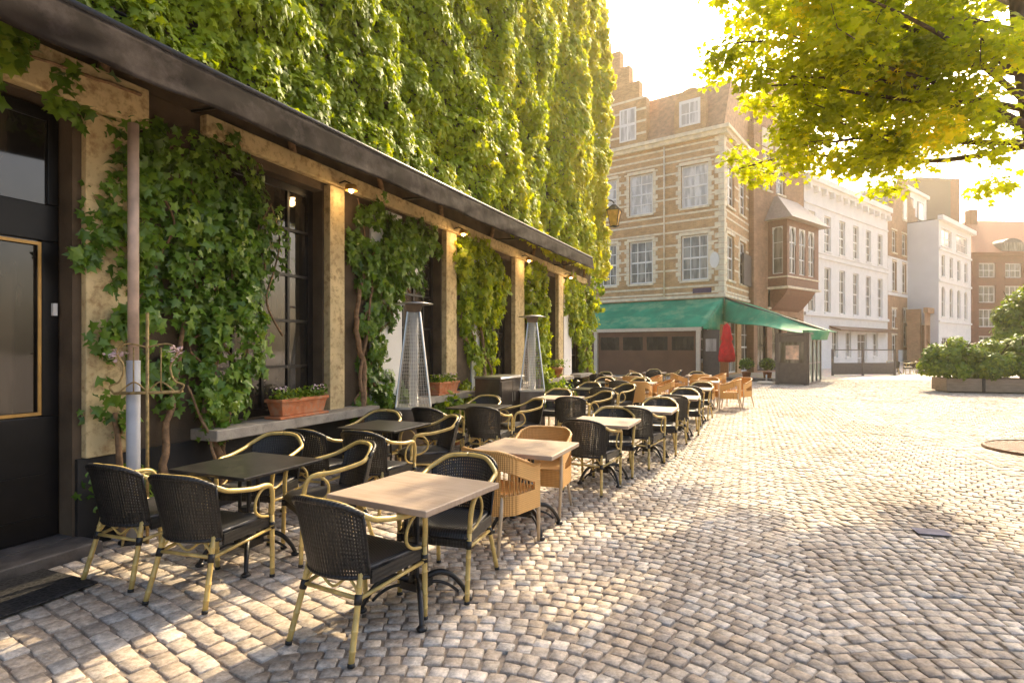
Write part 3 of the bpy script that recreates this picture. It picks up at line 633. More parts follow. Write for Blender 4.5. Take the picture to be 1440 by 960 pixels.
MB().lathe([(.10, 0), (.16, .22), (.18, .22), (.18, .27), (.15, .27)], (0, 0, 0), 16).build('pot', M['terracotta'], pot, True)
leaf_cloud('plant', np.stack([rng.normal(0, .12, 200), rng.normal(0, .12, 200), .3 + rng.uniform(0, .2, 200)], 1), (0, 0, 1), .07, M['shrubleaf'], pot, 'oval', .2)

# ------------------------------------------------------------------ furniture prototypes
def rect_panel(fn_c, nu, nv): return MB().grid(fn_c, nu, nv)
def make_black_chair(label):
    r = thing('rattan_armchair', label, 'chair', group='black rattan chairs with yellow frames')
    # seat: rounded slab, ribs run front to back
    def seatp(u, v):
        y = -.23 + .48 * v; hw = .215 + .035 * math.sin(v * math.pi * .55); x = (u * 2 - 1) * hw
        e = max(0, v - .86) / .14; z = .452 - .016 * math.cos((u - .5) * math.pi) * math.sin(v * math.pi) - .045 * e * e; return (x, y, z)
    MB().grid(seatp, 12, 14).build('seat', M['black_seat'], r, True, solid=.028)
    ap = MB(); ap.tbox(lambda a, d, z: (a, d, z), -.235, .235, .215, .232, .345, .432).tbox(Tid, -.245, -.228, -.2, .215, .375, .445).tbox(Tid, .228, .245, -.2, .215, .375, .445)
    ap.build('seat_apron', M['black_weave'], r)
    # back: woven panel wrapping the rear, with open vertical gaps
    def arc(q): th = q * 1.12; return (.232 * math.sin(th) / math.sin(1.12), -.205 - .105 * (math.cos(th) - math.cos(1.12)) / (1 - math.cos(1.12)))
    def top(q): return .835 - .075 * abs(q) ** 2.6
    def backp(u, v):
        q = u * 2 - 1; x, y = arc(q); zt = top(q); z = .415 + (zt - .415) * v; lean = -.085 * ((z - .42) / .4); fl2 = 1 + .10 * (z - .42) / .4
        return (x * fl2, y + lean, z)
    b = MB(); ns = 34
    for k in range(ns):
        u0, u1 = k / ns + .003, (k + .86) / ns
        if k in (0, 1, 2, ns - 3, ns - 2, ns - 1): u1 = (k + 1.02) / ns
        b.grid(lambda u, v, a=u0, c=u1: backp(a + (c - a) * u, v), 1, 8)
    for vz in np.linspace(.02, .98, 19):
        b.grid(lambda u, v, c=vz: tuple(np.array(backp(u, c - .014 + .028 * v)) + np.array((0, .003, 0))), 24, 1)
    b.build('backrest', M['black_weave'], r, False, solid=.006)
    tr = MB(); tr.tube([backp(u, 1.0) for u in np.linspace(0, 1, 21)], .017, 8).tube([backp(u, 0.0) for u in np.linspace(0, 1, 15)], .012, 6)
    for u in (0, 1): tr.tube([backp(u, v) for v in np.linspace(0, 1, 6)], .009, 6)
    tr.build('back_edging', M['black_weave'], r, True)
    # arch of yellow frame just inside the top of the back and on down both arms
    def inn(u, v, k=.93): x, y, z = backp(u, v); return (x * k, y + .03, z - .004)
    for sg in (-1, 1):
        e = .5 + .5 * sg
        arm = spline([(0, inn(.5, 1)[1], inn(.5, 1)[2]), inn(.5 + sg * .25, 1, .97), inn(e, .97, 1.02), (sg * .268, -.16, .715), (sg * .278, .02, .685), (sg * .275, .15, .680), (sg * .268, .212, .645), (sg * .258, .235, .56), (sg * .250, .238, .45)], 5)
        MB().tube(arm, .0165, 8).build('arm', M['bamboo'], r, True)
        cur = spline([(sg * .266, .20, .66), (sg * .27, .12, .66), (sg * .268, .06, .60), (sg * .262, .06, .52), (sg * .255, .12, .47), (sg * .25, .2, .45)], 5)
        MB().tube(cur, .010, 6).build('arm_loop', M['bamboo'], r, True)
        def cane(p):
            q = []; rr_ = []; p = [Vector(x_) for x_ in p]
            for a_, b_ in zip(p, p[1:]):
                for f_ in (0, .34, .355, .37, .385, .40, .72, .735, .75, .765, .78): q.append(a_.lerp(b_, f_)); rr_.append({.37: .0195, .355: .018, .385: .018, .75: .0195, .735: .018, .765: .018}.get(f_, .0163))
            return q + [p[-1]], rr_ + [.0163]
        l1 = MB().tube(*cane([(sg * .250, .238, .45), (sg * .245, .248, .24), (sg * .240, .255, .012)]), 8).build('leg', M['bamboo'], r, True)
        l2 = MB().tube(*cane([(sg * .195, -.235, .44), (sg * .212, -.28, .25), (sg * .235, -.345, .012)]), 8).build('leg', M['bamboo'], r, True)
        MB().tube([(sg * .204, -.259, .335), (sg * .209, -.272, .285)], .0205, 8).build('binding', M['band'], l2, True)
        MB().tube([(sg * .2485, .241, .40), (sg * .246, .246, .35)], .0205, 8).build('binding', M['band'], l1, True)
        MB().tube([(sg * .24, .255, .02), (sg * .24, .255, 0)], .019, 8).build('foot_cap', M['band'], l1, True)
        MB().tube([(sg * .2345, -.344, .02), (sg * .236, -.347, 0)], .019, 8).build('foot_cap', M['band'], l2, True)
        MB().tube([(sg * .246, .244, .355), (sg * .207, -.265, .31)], .0115, 6).build('stretcher', M['bamboo'], r, True)
    MB().tube([(-.207, -.265, .315), (.207, -.265, .315)], .0115, 6).build('stretcher', M['bamboo'], r, True)
    MB().tube(spline([(-.2, -.255, .33), (-.12, -.25, .40), (0, -.25, .335), (.12, -.25, .40), (.2, -.255, .33)], 5), .008, 6).build('brace', M['bamboo'], r, True)
    return r
def make_orange_chair(label):
    r = thing('tub_chair', label, 'chair', group='orange rattan tub chairs')
    def outline(u, k=1.0):                            # U-shaped plan from left front round the back to right front
        a = u * 2 - 1
        if abs(a) > .55:
            q = (abs(a) - .55) / .45; return (math.copysign(.275 * k, a), -.08 + q * .30)
        th = a / .55 * math.pi / 2; return (.275 * k * math.sin(th), -.08 - .19 * k * math.cos(th))
    def htop(u): a = abs(u * 2 - 1); return .80 - .14 * max(0, min(1, (a - .25) / .6)) ** 1.2
    pan = MB()
    def shell(z0f, z1f, m0=0.0, m1=1.0):
        return lambda u, v: (*outline(m0 + (m1 - m0) * u), z0f(m0 + (m1 - m0) * u) * (1 - v) + z1f(m0 + (m1 - m0) * u) * v)
    pan.grid(shell(lambda u: htop(u) - .13, htop), 36, 3).grid(shell(lambda u: .30, lambda u: .46), 36, 4)
    for m0, m1 in ((0, .06), (.94, 1)): pan.grid(shell(lambda u: .46, lambda u: htop(u) - .13, m0, m1), 5, 3)
    pan.grid(shell(lambda u: .46, lambda u: htop(u) - .13, .36, .64), 12, 3)
    pan.build('backrest', M['orange_weave'], r, False, solid=.014)
    rl = MB(); rl.tube([(*outline(u), htop(u) + .004) for u in np.linspace(0, 1, 41)], .016, 8).tube([(*outline(u), htop(u) - .13) for u in np.linspace(0, 1, 41)], .010, 6)
    rl.build('rail', M['orange_weave'], r, True)
    sl = MB()
    for u in np.linspace(.10, .34, 8): x, y = outline(u); sl.tube([(x, y, .46), (x, y, htop(u) - .13)], .006, 5); x, y = outline(1 - u); sl.tube([(x, y, .46), (x, y, htop(u) - .13)], .006, 5)
    sl.build('spindles', M['orange_weave'], r, True)
    def st(u, v): y = -.24 + .47 * v; hw = .262 if y > -.08 else .262 * math.sqrt(max(.05, 1 - ((y + .08) / .19) ** 2)); return ((u * 2 - 1) * hw, y, .455 - .012 * math.sin(u * math.pi) * math.sin(v * math.pi))
    MB().grid(st, 10, 14).build('seat', M['orange_weave'], r, True, solid=.03)
    MB().tbox(Tid, -.27, .27, .215, .23, .30, .44).build('seat_apron', M['orange_weave'], r)
    for sx in (-1, 1):
        MB().tube([(sx * .265, .215, .66), (sx * .262, .225, .3), (sx * .25, .245, .0)], [.017, .017, .013], 8).build('leg', M['palewood'], r, True)
        MB().tube([(sx * .20, -.20, .45), (sx * .205, -.22, .3), (sx * .23, -.29, .0)], [.017, .017, .013], 8).build('leg', M['palewood'], r, True)
    return r
def make_table(label, wood):
    r = thing('bistro_table', label, 'table', group='square wooden-topped tables' if wood else 'square black-topped tables')
    T_ = .385; th = .038 if wood else .025
    MB().box(-T_, -T_, .745 - th, T_, T_, .745).build('table_top', M['plank'] if wood else M['blacktop'], r, bevel=.006)
    c = MB()
    for sx in (-1, 1):
        for sy in (-1, 1): c.tube([(sx * .045, sy * .045, .14), (sx * .045, sy * .045, .70)], .014, 8)
    c.box(-.075, -.075, .12, .075, .075, .17); c.box(-.20, -.025, .685, .20, .025, .706); c.box(-.025, -.20, .684, .025, .20, .705); c.lathe([(.06, .38), (.07, .40), (.06, .42)], (0, 0, 0), 12)
    c.build('pedestal', M['iron'], r, bevel=.003)
    for k in range(4):
        a = math.pi / 4 + k * math.pi / 2; q = [(.05, .17), (.14, .20), (.23, .17), (.30, .09), (.335, .02)]
        l = MB().tube(spline([(x * math.cos(a), x * math.sin(a), z) for x, z in q], 5), [.022 - .0004 * i for i in range(21)], 8)
        q2 = [(.05, .13), (.13, .14), (.21, .11), (.27, .06)]; l.tube(spline([(x * math.cos(a), x * math.sin(a), z) for x, z in q2], 4), .010, 6)
        l.lathe([(.03, 0), (.034, .012), (.02, .028)], (.335 * math.cos(a), .335 * math.sin(a), 0), 10)
        l.build('foot', M['iron'], r, True)
    return r
GZ = .019
protos = {}
def put(kind, x, y, fx, fy, label):
    rz = math.atan2(-fx, fy) + (rng.normal(0, .11) if (kind in 'bo' and y > 7) else 0)
    if kind not in protos:
        o = {'b': make_black_chair, 'o': make_orange_chair, 'w': lambda l: make_table(l, True), 'k': lambda l: make_table(l, False)}[kind](label)
        protos[kind] = o; o.location = (x, y, GZ); o.rotation_euler = (0, 0, rz); return o
    return dup(protos[kind], (x, y, GZ), rz, label)
D1 = (dv[0], dv[1])
def P(a, b): return tuple(np.array(a, float) * 1.0 + 0)
# --- near furniture, individually placed
put('w', -.61, 3.62, .50, .87, 'large pale wooden-topped table nearest the camera')
put('k', -2.03, 4.39, .40, .92, 'black-topped table nearest the ivy-framed black door')
put('w', .13, 5.18, .40, .92, 'pale wooden-topped table with two orange chairs, second along the street side')
put('k', -1.47, 6.60, .38, .92, 'black-topped table before the nearest terracotta flower box')
for (x, y, fx, fy, l) in [
    (-.86, 3.33, .49, .87, 'black rattan chair nearest the camera, its back turned to us'),
    (-.44, 3.95, -.30, -.95, 'black rattan chair at the far side of the nearest wooden table, facing us'),
    (-2.66, 4.22, .34, .94, 'leftmost black rattan chair, back to us, before the black door'),
    (-2.02, 3.90, .28, .96, 'black rattan chair, back to us, at the leftmost black table'),
    (-1.52, 4.60, -.80, -.60, 'black rattan chair in profile between the leftmost black table and nearest wooden table'),
    (-2.22, 5.02, -.15, -.99, 'black rattan chair with a yellow arch behind the leftmost black table'),
    (-1.95, 5.92, .38, .92, 'black rattan chair under the nearest window sill, back to us'),
    (-1.34, 5.80, .40, .92, 'black rattan chair, back to us, near side of the black table by the flower box'),
    (-1.00, 6.60, -.90, -.42, 'black rattan chair at the street side of the black table by the flower box'),
    (-1.72, 7.02, -.30, -.95, 'black rattan chair at the far side of the black table by the flower box'),
    (.95, 6.66, .50, .86, 'black rattan chair seen from behind at the third street-side table'),
    (1.32, 7.42, -.35, -.94, 'black rattan chair facing us at the far side of the third street-side table')]:
    put('b', x, y, fx, fy, l)
put('o', -.12, 4.80, .60, .80, 'orange tub chair, back to us, right of the nearest wooden table')
put('o', .30, 5.74, -.35, -.94, 'orange tub chair with a rounded back, facing us behind the second street-side table')
put('w', 1.13, 7.0, .40, .92, 'pale wooden-topped table third along the street side, all black chairs')
# --- the rows beyond
ordn = ['fourth', 'fifth', 'sixth', 'seventh', 'eighth']
for i, (x, y) in enumerate([(2.02, 8.42), (3.05, 10.5), (4.05, 12.7), (5.2, 15.4)]):
    nm = ordn[i] + ' street-side table'
    put('w', x, y, .40, .92, 'pale wooden-topped table %s along the street side' % ordn[i])
    ck = 'o' if i == 3 else 'b'; cn = 'orange tub' if ck == 'o' else 'black rattan'
    put('b' if i < 3 else 'o', x - .20, y - .42, .45, .89, '%s chair on the near side of the %s' % (cn, nm))
    put(ck, x + .30, y + .52, -.35, -.94, '%s chair on the far side of the %s' % (cn, nm))
    if i == 3:
        put('o', x + .66, y - .12, -.92, .38, 'orange tub chair on the street side of the seventh street-side table')
        put('o', x + 1.2, y + .55, -.80, -.5, 'outermost orange tub chair at the street end of the terrace')
# wall-side row
for i, (x, y, kd, nm) in enumerate([(-.50, 8.75, 'k', 'black table in front of the dark metal cabinet'), (.85, 10.35, 'w', 'small pale table just beyond the dark metal cabinet'), (1.75, 12.6, 'k', 'wall-side table beyond the second patio heater'), (2.55, 15.0, 'k', 'farthest wall-side black table')]):
    put(kd, x, y, .38, .92, {0: 'black-topped table in front of the dark metal cabinet', 1: 'pale wooden-topped table just beyond the dark metal cabinet', 2: 'black-topped table beyond the second patio heater', 3: 'black-topped table farthest along the ivy wall'}[i])
    put('b', x + .18, y - .66, .30, .95, 'black rattan chair, near side of the ' + nm)
    put('b', x + .62, y + .10, -.90, -.42, 'black rattan chair, street side of the ' + nm)
    put('b', x - .02, y + .62, -.35, -.94, 'black rattan chair, far side of the ' + nm)
    if i == 0: put('b', x - .52, y - .80, .42, .90, 'black rattan chair next to the first patio heater, back to us')
# middle and far rows with orange chairs
far = [(3.35, 14.9, 'middle table among orange chairs'), (3.75, 17.6, 'far middle table by the brown wind screen'), (6.2, 18.9, 'far right table by the brown wind screen'), (2.9, 18.6, 'far left table by the ivy wall end'), (5.3, 21.2, 'last table touching the brown wind screen')]
for i, (x, y, nm) in enumerate(far):
    put('w', x, y, .42, .91, 'pale wooden-topped ' + nm)
    k = 'o' if i in (0, 1, 2) else 'b'; cn = 'orange tub' if k == 'o' else 'black rattan'
    put(k, x - .15, y - .58, .35, .94, cn + ' chair, near side of the ' + nm)
    put(k, x + .60, y - .05, -.9, .1, cn + ' chair, right side of the ' + nm)
    put('b', x + .15, y + .62, -.3, -.95, 'black rattan chair, far side of the ' + nm)
    put('b' if i % 2 else 'o', x - .62, y + .1, .95, -.1, ('black rattan' if i % 2 else 'orange tub') + ' chair, left of the ' + nm)

# ------------------------------------------------------------------ patio heaters, cabinet
def heater(x, y, rz, label):
    r = thing('patio_heater', label, 'patio heater', (x, y, GZ), rz, 'pyramid patio heaters')
    bs = MB(); bs.hexa([(-.25, -.25, .05), (.25, -.25, .05), (.25, .25, .05), (-.25, .25, .05), (-.235, -.235, .80), (.235, -.235, .80), (.235, .235, .80), (-.235, .235, .80)]); bs.build('base_cabinet', M['darksteel'], r, bevel=.006)
    MB().box(-.245, -.245, .80, .245, .245, .83).build('tray', M['steel'], r)
    for sx in (-1, 1):
        for sy in (-1, 1): MB().tube([(sx * .235, sy * .235, .83), (sx * .085, sy * .085, 2.14)], .013, 6).build('corner_post', M['steel'], r)
    gl = bpy.data.materials.get('heater tube glass')
    if not gl:
        gl = bpy.data.materials.new('heater tube glass'); t, p = nodes_of(gl); p.inputs['Base Color'].default_value = (.80, .80, .78, 1); p.inputs['Roughness'].default_value = .15; p.inputs['Alpha'].default_value = .45
    MB().lathe([(.065, .83), (.065, 2.13)], (0, 0, 0), 16).build('flame_tube', gl, r, True)
    for q in range(4):
        ms = MB(); a = q * math.pi / 2; ca, sa = math.cos(a), math.sin(a); rot = lambda x, y, z: (x * ca - y * sa, x * sa + y * ca, z)
        for k in range(1, 26):
            f = k / 26; hw = .235 - .15 * f; z = .83 + 1.31 * f; ms.tube([rot(-hw, -hw, z), rot(hw, -hw, z)], .0028, 4, False)
        for k in range(1, 12):
            u = k / 12 * 2 - 1; ms.tube([rot(u * .235, -.235, .83), rot(u * .085, -.085, 2.14)], .0028, 4, False)
        ms.build('mesh_guard', M['steel'], r)
    hd = MB(); hd.hexa([(-.09, -.09, 2.14), (.09, -.09, 2.14), (.09, .09, 2.14), (-.09, .09, 2.14), (-.12, -.12, 2.24), (.12, -.12, 2.24), (.12, .12, 2.24), (-.12, .12, 2.24)]); hd.build('burner_head', M['darksteel'], r)
    MB().lathe([(.27, 2.25), (.275, 2.258), (.10, 2.285), (.02, 2.29)], (0, 0, 0), 24).build('reflector_hat', M['steel'], r, True)
    return r
heater(-1.38, 8.0, ROT + R(30), 'nearer pyramid patio heater with mesh guard, in front of the second window')
heater(.40, 11.2, ROT + R(20), 'farther pyramid patio heater with mesh guard, beyond the metal cabinet')
c = fac(9.9, .75); cab = thing('metal_cabinet', 'dark metal two-door service cabinet between the patio heaters', 'cabinet', (c[0], c[1], GZ), ROT)
MB().box(-.55, -.26, .0, .55, .24, 1.08).build('carcass', M['darksteel'], cab, bevel=.008)
for sx in (-1, 1):
    d_ = MB().box(sx * .27 - .262, -.285, .08, sx * .27 + .262, -.262, 1.03).build('door', M['darksteel'], cab, bevel=.004)
    MB().tube([(sx * .06, -.30, .65), (sx * .06, -.30, .82)], .008, 6).build('handle', M['steel'], d_)
MB().hexa([(-.58, -.30, 1.082), (.58, -.30, 1.082), (.58, .26, 1.082), (-.58, .26, 1.082), (-.56, -.28, 1.12), (.56, -.28, 1.12), (.56, .24, 1.12), (-.56, .24, 1.12)]).build('lid', M['steel'], cab, bevel=.006)
for (s, t, label) in ((8.6, .45, 'leafy green plant on the ground behind the chairs, left of the metal cabinet'), (14.2, .55, 'leafy bright plant on the ground beyond the farther heater')):
    p = fac(s, t); pr = thing('potted_plant', label, 'plant', (p[0], p[1], GZ))
    MB().lathe([(.13, 0), (.19, .3), (.2, .3), (.17, .28)], (0, 0, 0), 16).build('pot', M['terracotta'], pr, True)
    n = 500; leaf_cloud('foliage', np.stack([rng.normal(0, .2, n), rng.normal(0, .2, n), .5 + rng.normal(0, .18, n)], 1), (0, 0, 1), .10, M['shrubleaf'], pr, 'oval', .3, None, .8)

# ------------------------------------------------------------------ corner building (tan brick, cream bands)
W = np.array([12.93, 34.7]); u1 = np.array([.807, -.59]); u1 /= np.linalg.norm(u1); r1 = np.array([-u1[1], u1[0]])
L1 = 24.0; o1 = W - L1 * u1; ROT1 = math.atan2(u1[1], u1[0])
cb_ = thing('corner_house', 'tan brick corner house with cream stone bands above the green awnings', 'building', (o1[0], o1[1], 0), ROT1)
TF = Tid; TS = lambda a, d, z: (L1 - d, a, z)
CH = 15.1; RW = 7.5
tw = [(L1 - 2.66, L1 - .95), (L1 - 6.22, L1 - 4.56), (L1 - 8.76, L1 - 7.16), (L1 - 12.4, L1 - 10.8), (L1 - 16, L1 - 14.4), (L1 - 20, L1 - 18.4)]
opsF = [(a, b, 5.95, 8.8) for a, b in tw] + [(a, b, 10.55, 13.25) for a, b in tw] + [(a, b, .9, 3.6) for a, b in tw]
opsS = [(.7, 2.3, 5.95, 8.8), (3.6, 5.1, 5.95, 8.8), (.7, 2.3, 10.55, 13.25), (3.6, 5.1, 10.55, 13.25), (.8, 3.0, .1, 3.4), (4.0, 6.8, .1, 3.4)]
wb = MB(); wallgrid(wb, TF, 0, L1, 0, CH, opsF); wallgrid(wb, TS, 0, RW, 0, CH, opsS); wb.poly([(0, 0, 0), (0, 12, 0), (0, 12, CH), (0, 0, CH)]); wb.poly([(0, 12, 0), (L1, 12, 0), (L1, 12, CH), (0, 12, CH)]).poly([(L1, RW, 0), (L1, 12, 0), (L1, 12, CH), (L1, RW, CH)])
wb.build('wall', M['brick_tan'], cb_)
bn = MB()
def bands(T, a1, ops, zs, h=.12):
    for z in zs:
        segs = [(0, a1)]
        for (b0, b1, c0, c1) in ops:
            if c0 - .1 < z + h / 2 < c1 + .1:
                ns = []
                for (p0, p1) in segs:
                    if b1 <= p0 or b0 >= p1: ns.append((p0, p1))
                    else:
                        if b0 - .03 > p0: ns.append((p0, b0 - .03))
                        if b1 + .03 < p1: ns.append((b1 + .03, p1))
                segs = ns
        for p0, p1 in segs: bn.tbox(T, p0, p1, -.02 - .002 * (z % 1), .02, z, z + h)
zs1 = [5.1, 5.5, 6.6, 7.4, 8.2, 9.05, 9.7, 10.15, 11.2, 12.0, 12.8, 13.55, 14.0, 14.45]
bands(TF, L1 - .35, opsF, zs1); bands(TS, RW, opsS, zs1); bn.build('stone_bands', M['cream'], cb_)
qn = MB()
for (a, b, c0, c1) in opsF:
    if c0 > 2:
        quoins(qn, TF, a - .004, -1, c0, c1 + .1); quoins(qn, TF, b + .004, 1, c0, c1 + .1)
for (a, b, c0, c1) in opsS:
    if c0 > 2: quoins(qn, TS, a - .004, -1, c0, c1 + .1, .34)
z = .2; k = 0
while z < CH - .2:
    Lq = .55 if k % 2 else .32; qn.box(L1 - Lq, -.034, z, L1 + .034, Lq, z + .30); z += .33; k += 1
qn.build('quoins', M['cream'], cb_)
for i, (a, b, c0, c1) in enumerate(opsF):
    window(cb_, TF, a, b, c0, c1, 3 if c0 < 9 else 2, 4, .13, 'whiteframe', 'glass' if c0 < 9 else 'glass_curtain', 'cream', .11, .055, .2, 2)
for (a, b, c0, c1) in opsS: window(cb_, TS, a, b, c0, c1, 2, 4, .13, 'whiteframe', 'glass', 'cream' if c0 > 1 else None, .10, .05, .2, 2)
cn = MB(); cn.tbox(TF, -.1, L1 + .25, -.25, 0, CH - .35, CH - .1).tbox(TF, -.1, L1 + .4, -.40, 0, CH - .099, CH + .12).box(L1, .001, CH - .351, L1 + .251, RW, CH - .101).box(L1, .001, CH - .098, L1 + .401, RW, CH + .121)
cn.tbox(TF, 0, L1 + .12, -.12, 0, 4.82, 5.0).box(L1, .001, 4.82, L1 + .121, RW, 5.001)
cn.build('cornice', M['cream'], cb_)
# attic storey, steep roof and dormers
MB().prism([(0, CH + .12), (11.9, CH + .12), (6, 19.4), (1.6, 18.7)], lambda y, z: (8, y + .02, z), lambda y, z: (L1 - .02, y + .02, z)).build('roof', mat('tan roof tile', (.42, .25, .14), .8, var=.3, scale=4, bump=.5), cb_)
def dormer(a, w_, z0, z1, step):
    f = MB(); h = w_ / 2 + .45
    poly = [(a - h, z0), (a + h, z0), (a + h, z1 - .5)]
    if step:
        n = 4; top = z1 + 1.9
        for k in range(n): poly += [(a + h * (1 - k / n), z1 - .5 + (top - z1 + .5) * (k + 1) / n), (a + h * (1 - (k + 1) / n), z1 - .5 + (top - z1 + .5) * (k + 1) / n)]
        for k in range(n - 1, -1, -1): poly += [(a - h * (1 - (k + 1) / n), z1 - .5 + (top - z1 + .5) * (k + 1) / n)] * 0 + [(a - h * (1 - k / n), z1 - .5 + (top - z1 + .5) * (k + 1) / n)]; 
        clean = []
        for p_ in poly:
            if not clean or p_ != clean[-1]: clean.append(p_)
        poly = clean + [(a - h, z1 - .5)]
        # rebuild left flank cleanly as mirror of right
        right = [p_ for p_ in clean if p_[0] >= a]; poly = [(a - h, z0)] + right[0:0] + [q_ for q_ in right] + [(2 * a - x_, z_) for x_, z_ in reversed(right[1:]) if x_ > a]
    else:
        for k in range(0, 9): th = math.pi * k / 8; poly.append((a + h * math.cos(th), z1 - .5 + 1.1 * math.sin(th)))
    f.prism(poly, lambda x, z: (x, -.02, z), lambda x, z: (x, .5, z)); d_ = f.build('dormer', M['brick_tan'], cb_)
    MB().tbox(Tid, a - w_ / 2 - .12, a + w_ / 2 + .12, -.06, -.021, z0 + .5, z1 - .15).build('dormer_window', M['whiteframe'], d_)
    pn_ = MB()
    for i in range(2):
        for j in range(2):
            x0 = a - w_ / 2 + i * w_ / 2 + .04; zz = z0 + .62 + j * (z1 - z0 - .9) / 2; pn_.tbox(Tid, x0, x0 + w_ / 2 - .08, -.068, -.059, zz, zz + (z1 - z0 - .9) / 2 - .08)
    pn_.build('pane', M['glass_curtain'], d_)
dormer(L1 - 2.1, 1.1, CH + .12, 17.5, False)
gbl = MB()
gp = [(L1 - 12.2, CH), (L1 - 5.0, CH), (L1 - 5.0, 18.2), (L1 - 5.5, 18.2), (L1 - 5.5, 19.4), (L1 - 6.2, 19.4), (L1 - 6.2, 20.6), (L1 - 6.9, 20.6), (L1 - 6.9, 21.8), (L1 - 7.8, 21.8), (L1 - 7.8, 22.8), (L1 - 9.4, 22.8), (L1 - 9.4, 21.8), (L1 - 10.3, 21.8), (L1 - 10.3, 20.6), (L1 - 11, 20.6), (L1 - 11, 19.4), (L1 - 11.7, 19.4), (L1 - 11.7, 18.2), (L1 - 12.2, 18.2)]
gbl.prism([(x, z + .121) for x, z in gp], lambda x, z: (x, -.03, z), lambda x, z: (x, .6, z)); go = gbl.build('stepped_gable', M['brick_tan'], cb_)
gb2 = MB()
for z in (15.9, 16.7, 17.5, 18.25): gb2.tbox(TF, L1 - 12.2 + max(0, z - 18) * .6, L1 - 5.0 - max(0, z - 18) * .6, -.055, -.031, z, z + .14)
gb2.build('stone_bands', M['cream'], go)
for (a, b, c0, c1) in ((L1 - 8.9, L1 - 7.6, 15.5, 17.9), (L1 - 6.9, L1 - 5.7, 15.6, 17.8), (L1 - 11.2, L1 - 9.8, 15.5, 17.9)):
    fr = MB().tbox(TF, a, b, -.08, -.032, c0, c1).build('window', M['whiteframe'], go)
    q = MB(); 
    for i in (0, 1):
        for j in (0, 1): q.tbox(TF, a + .1 + i * (b - a) / 2 - i * .05, a + (b - a) / 2 - .05 + i * ((b - a) / 2 - .05), -.088, -.079, c0 + .1 + j * (c1 - c0) / 2, c0 + (c1 - c0) / 2 - .04 + j * (c1 - c0) / 2 - .05)
    q.build('pane', M['glass_curtain'], fr)
MB().tube([(L1 - 3.75, -.09, 5.0), (L1 - 3.75, -.09, CH - .4)], .06, 8).build('drainpipe', M['cream'], cb_, True)
MB().tbox(TF, L1 - 1.9, L1 - .75, -.05, -.023, 5.12, 5.42).build('street_plate', M['blueplate'], cb_)
MB().prism([(.28 * math.cos(a), .5 * math.sin(a)) for a in np.linspace(0, 2 * math.pi, 20, endpoint=False)], lambda x, z: (L1 - .55 + x, -.10, 7.1 + z), lambda x, z: (L1 - .55 + x, -.035, 7.1 + z)).build('oval_plaque', M['whiteframe'], cb_)
MB().box(L1 + .05, 3.9, 5.9, L1 + .2, 6.7, 8.0).build('dark_signboard', M['greypanel'], cb_)

# ---- green awning pavilion, left side, on the corner house
Pf = np.array([10.46, 32.2])
def cl(a, d): return o1 + u1 * a + r1 * d      # corner-house local to world
gp_ = thing('green_awning_terrace', 'enclosed terrace of brown wind screens under the sloping green awning', 'terrace', (o1[0], o1[1], 0), ROT1)
fa, fd = ((Pf - o1) @ u1, (Pf - o1) @ r1); A0 = 2.0
def gcan(u, v): a = A0 + (fa + .4 - A0) * u; aw_ = A0 + (L1 - A0) * u; return (aw_ * (1 - v) + a * v, (fd - .1) * v - .03, 4.75 * (1 - v) + 2.86 * v + .06 * math.sin(v * math.pi) + .02 * math.sin(a * 5.2) * math.sin(v * math.pi))
MB().grid(gcan, 60, 8).build('canopy', M['green'], gp_, True, solid=.02)
def gside(u, v): return ((L1) * (1 - u) + (fa + .4) * u, (fd - .1) * u - .03, (4.75 * (1 - u) + 2.86 * u) - v * (1.9 * (1 - u) + .12))
MB().grid(gside, 8, 4).build('side_cheek', M['green'], gp_, True, solid=.015)
MB().box(A0, fd - .16, 2.66, fa + .3, fd - .04, 2.86).build('front_beam', M['creambar'], gp_)
for a in (fa + .1, fa - 6.35, fa - 12.6): MB().box(a - .11, fd - .12, 0, a + .11, fd + .08, 2.659).build('post', M['creambar'], gp_)
for (a0, a1) in ((fa - 6.2, fa - .05), (fa - 12.45, fa - 6.5)):
    f = MB(); f.box(a0, fd, .05, a1, fd + .05, 1.55).box(a0, fd, 2.35, a1, fd + .05, 2.655)
    n = 4; w_ = (a1 - a0) / n
    for k in range(n + 1): f.box(max(a0, a0 + k * w_ - .12), fd + .002, 1.551, min(a1, a0 + k * w_ + .12), fd + .048, 2.349)
    so = f.build('wind_screen', M['brownpanel'], gp_)
    q = MB()
    for k in range(n): q.box(a0 + k * w_ + .12, fd + .02, 1.551, a0 + (k + 1) * w_ - .12, fd + .03, 2.349)
    q.build('pane', M['glass_dark'], so)
f = MB(); f.box(fa + .25, fd + .3, .05, fa + 1.15, fd + .35, 1.5).box(fa + .25, fd + .3, 2.2, fa + 1.15, fd + .35, 2.7).box(fa + .25, fd + .3, 1.5, fa + .4, fd + .35, 2.2).box(fa + 1.0, fd + .3, 1.5, fa + 1.15, fd + .35, 2.2)
so = f.build('grey_screen', M['greypanel'], gp_); MB().box(fa + .4, fd + .31, 1.5, fa + 1.0, fd + .33, 2.2).build('pane', M['glass_curtain'], so)
MB().box(fa + 1.2, fd + .3, .02, fa + 1.65, fd + .38, 3.0).build('wooden_jamb', M['orangewood'], gp_)

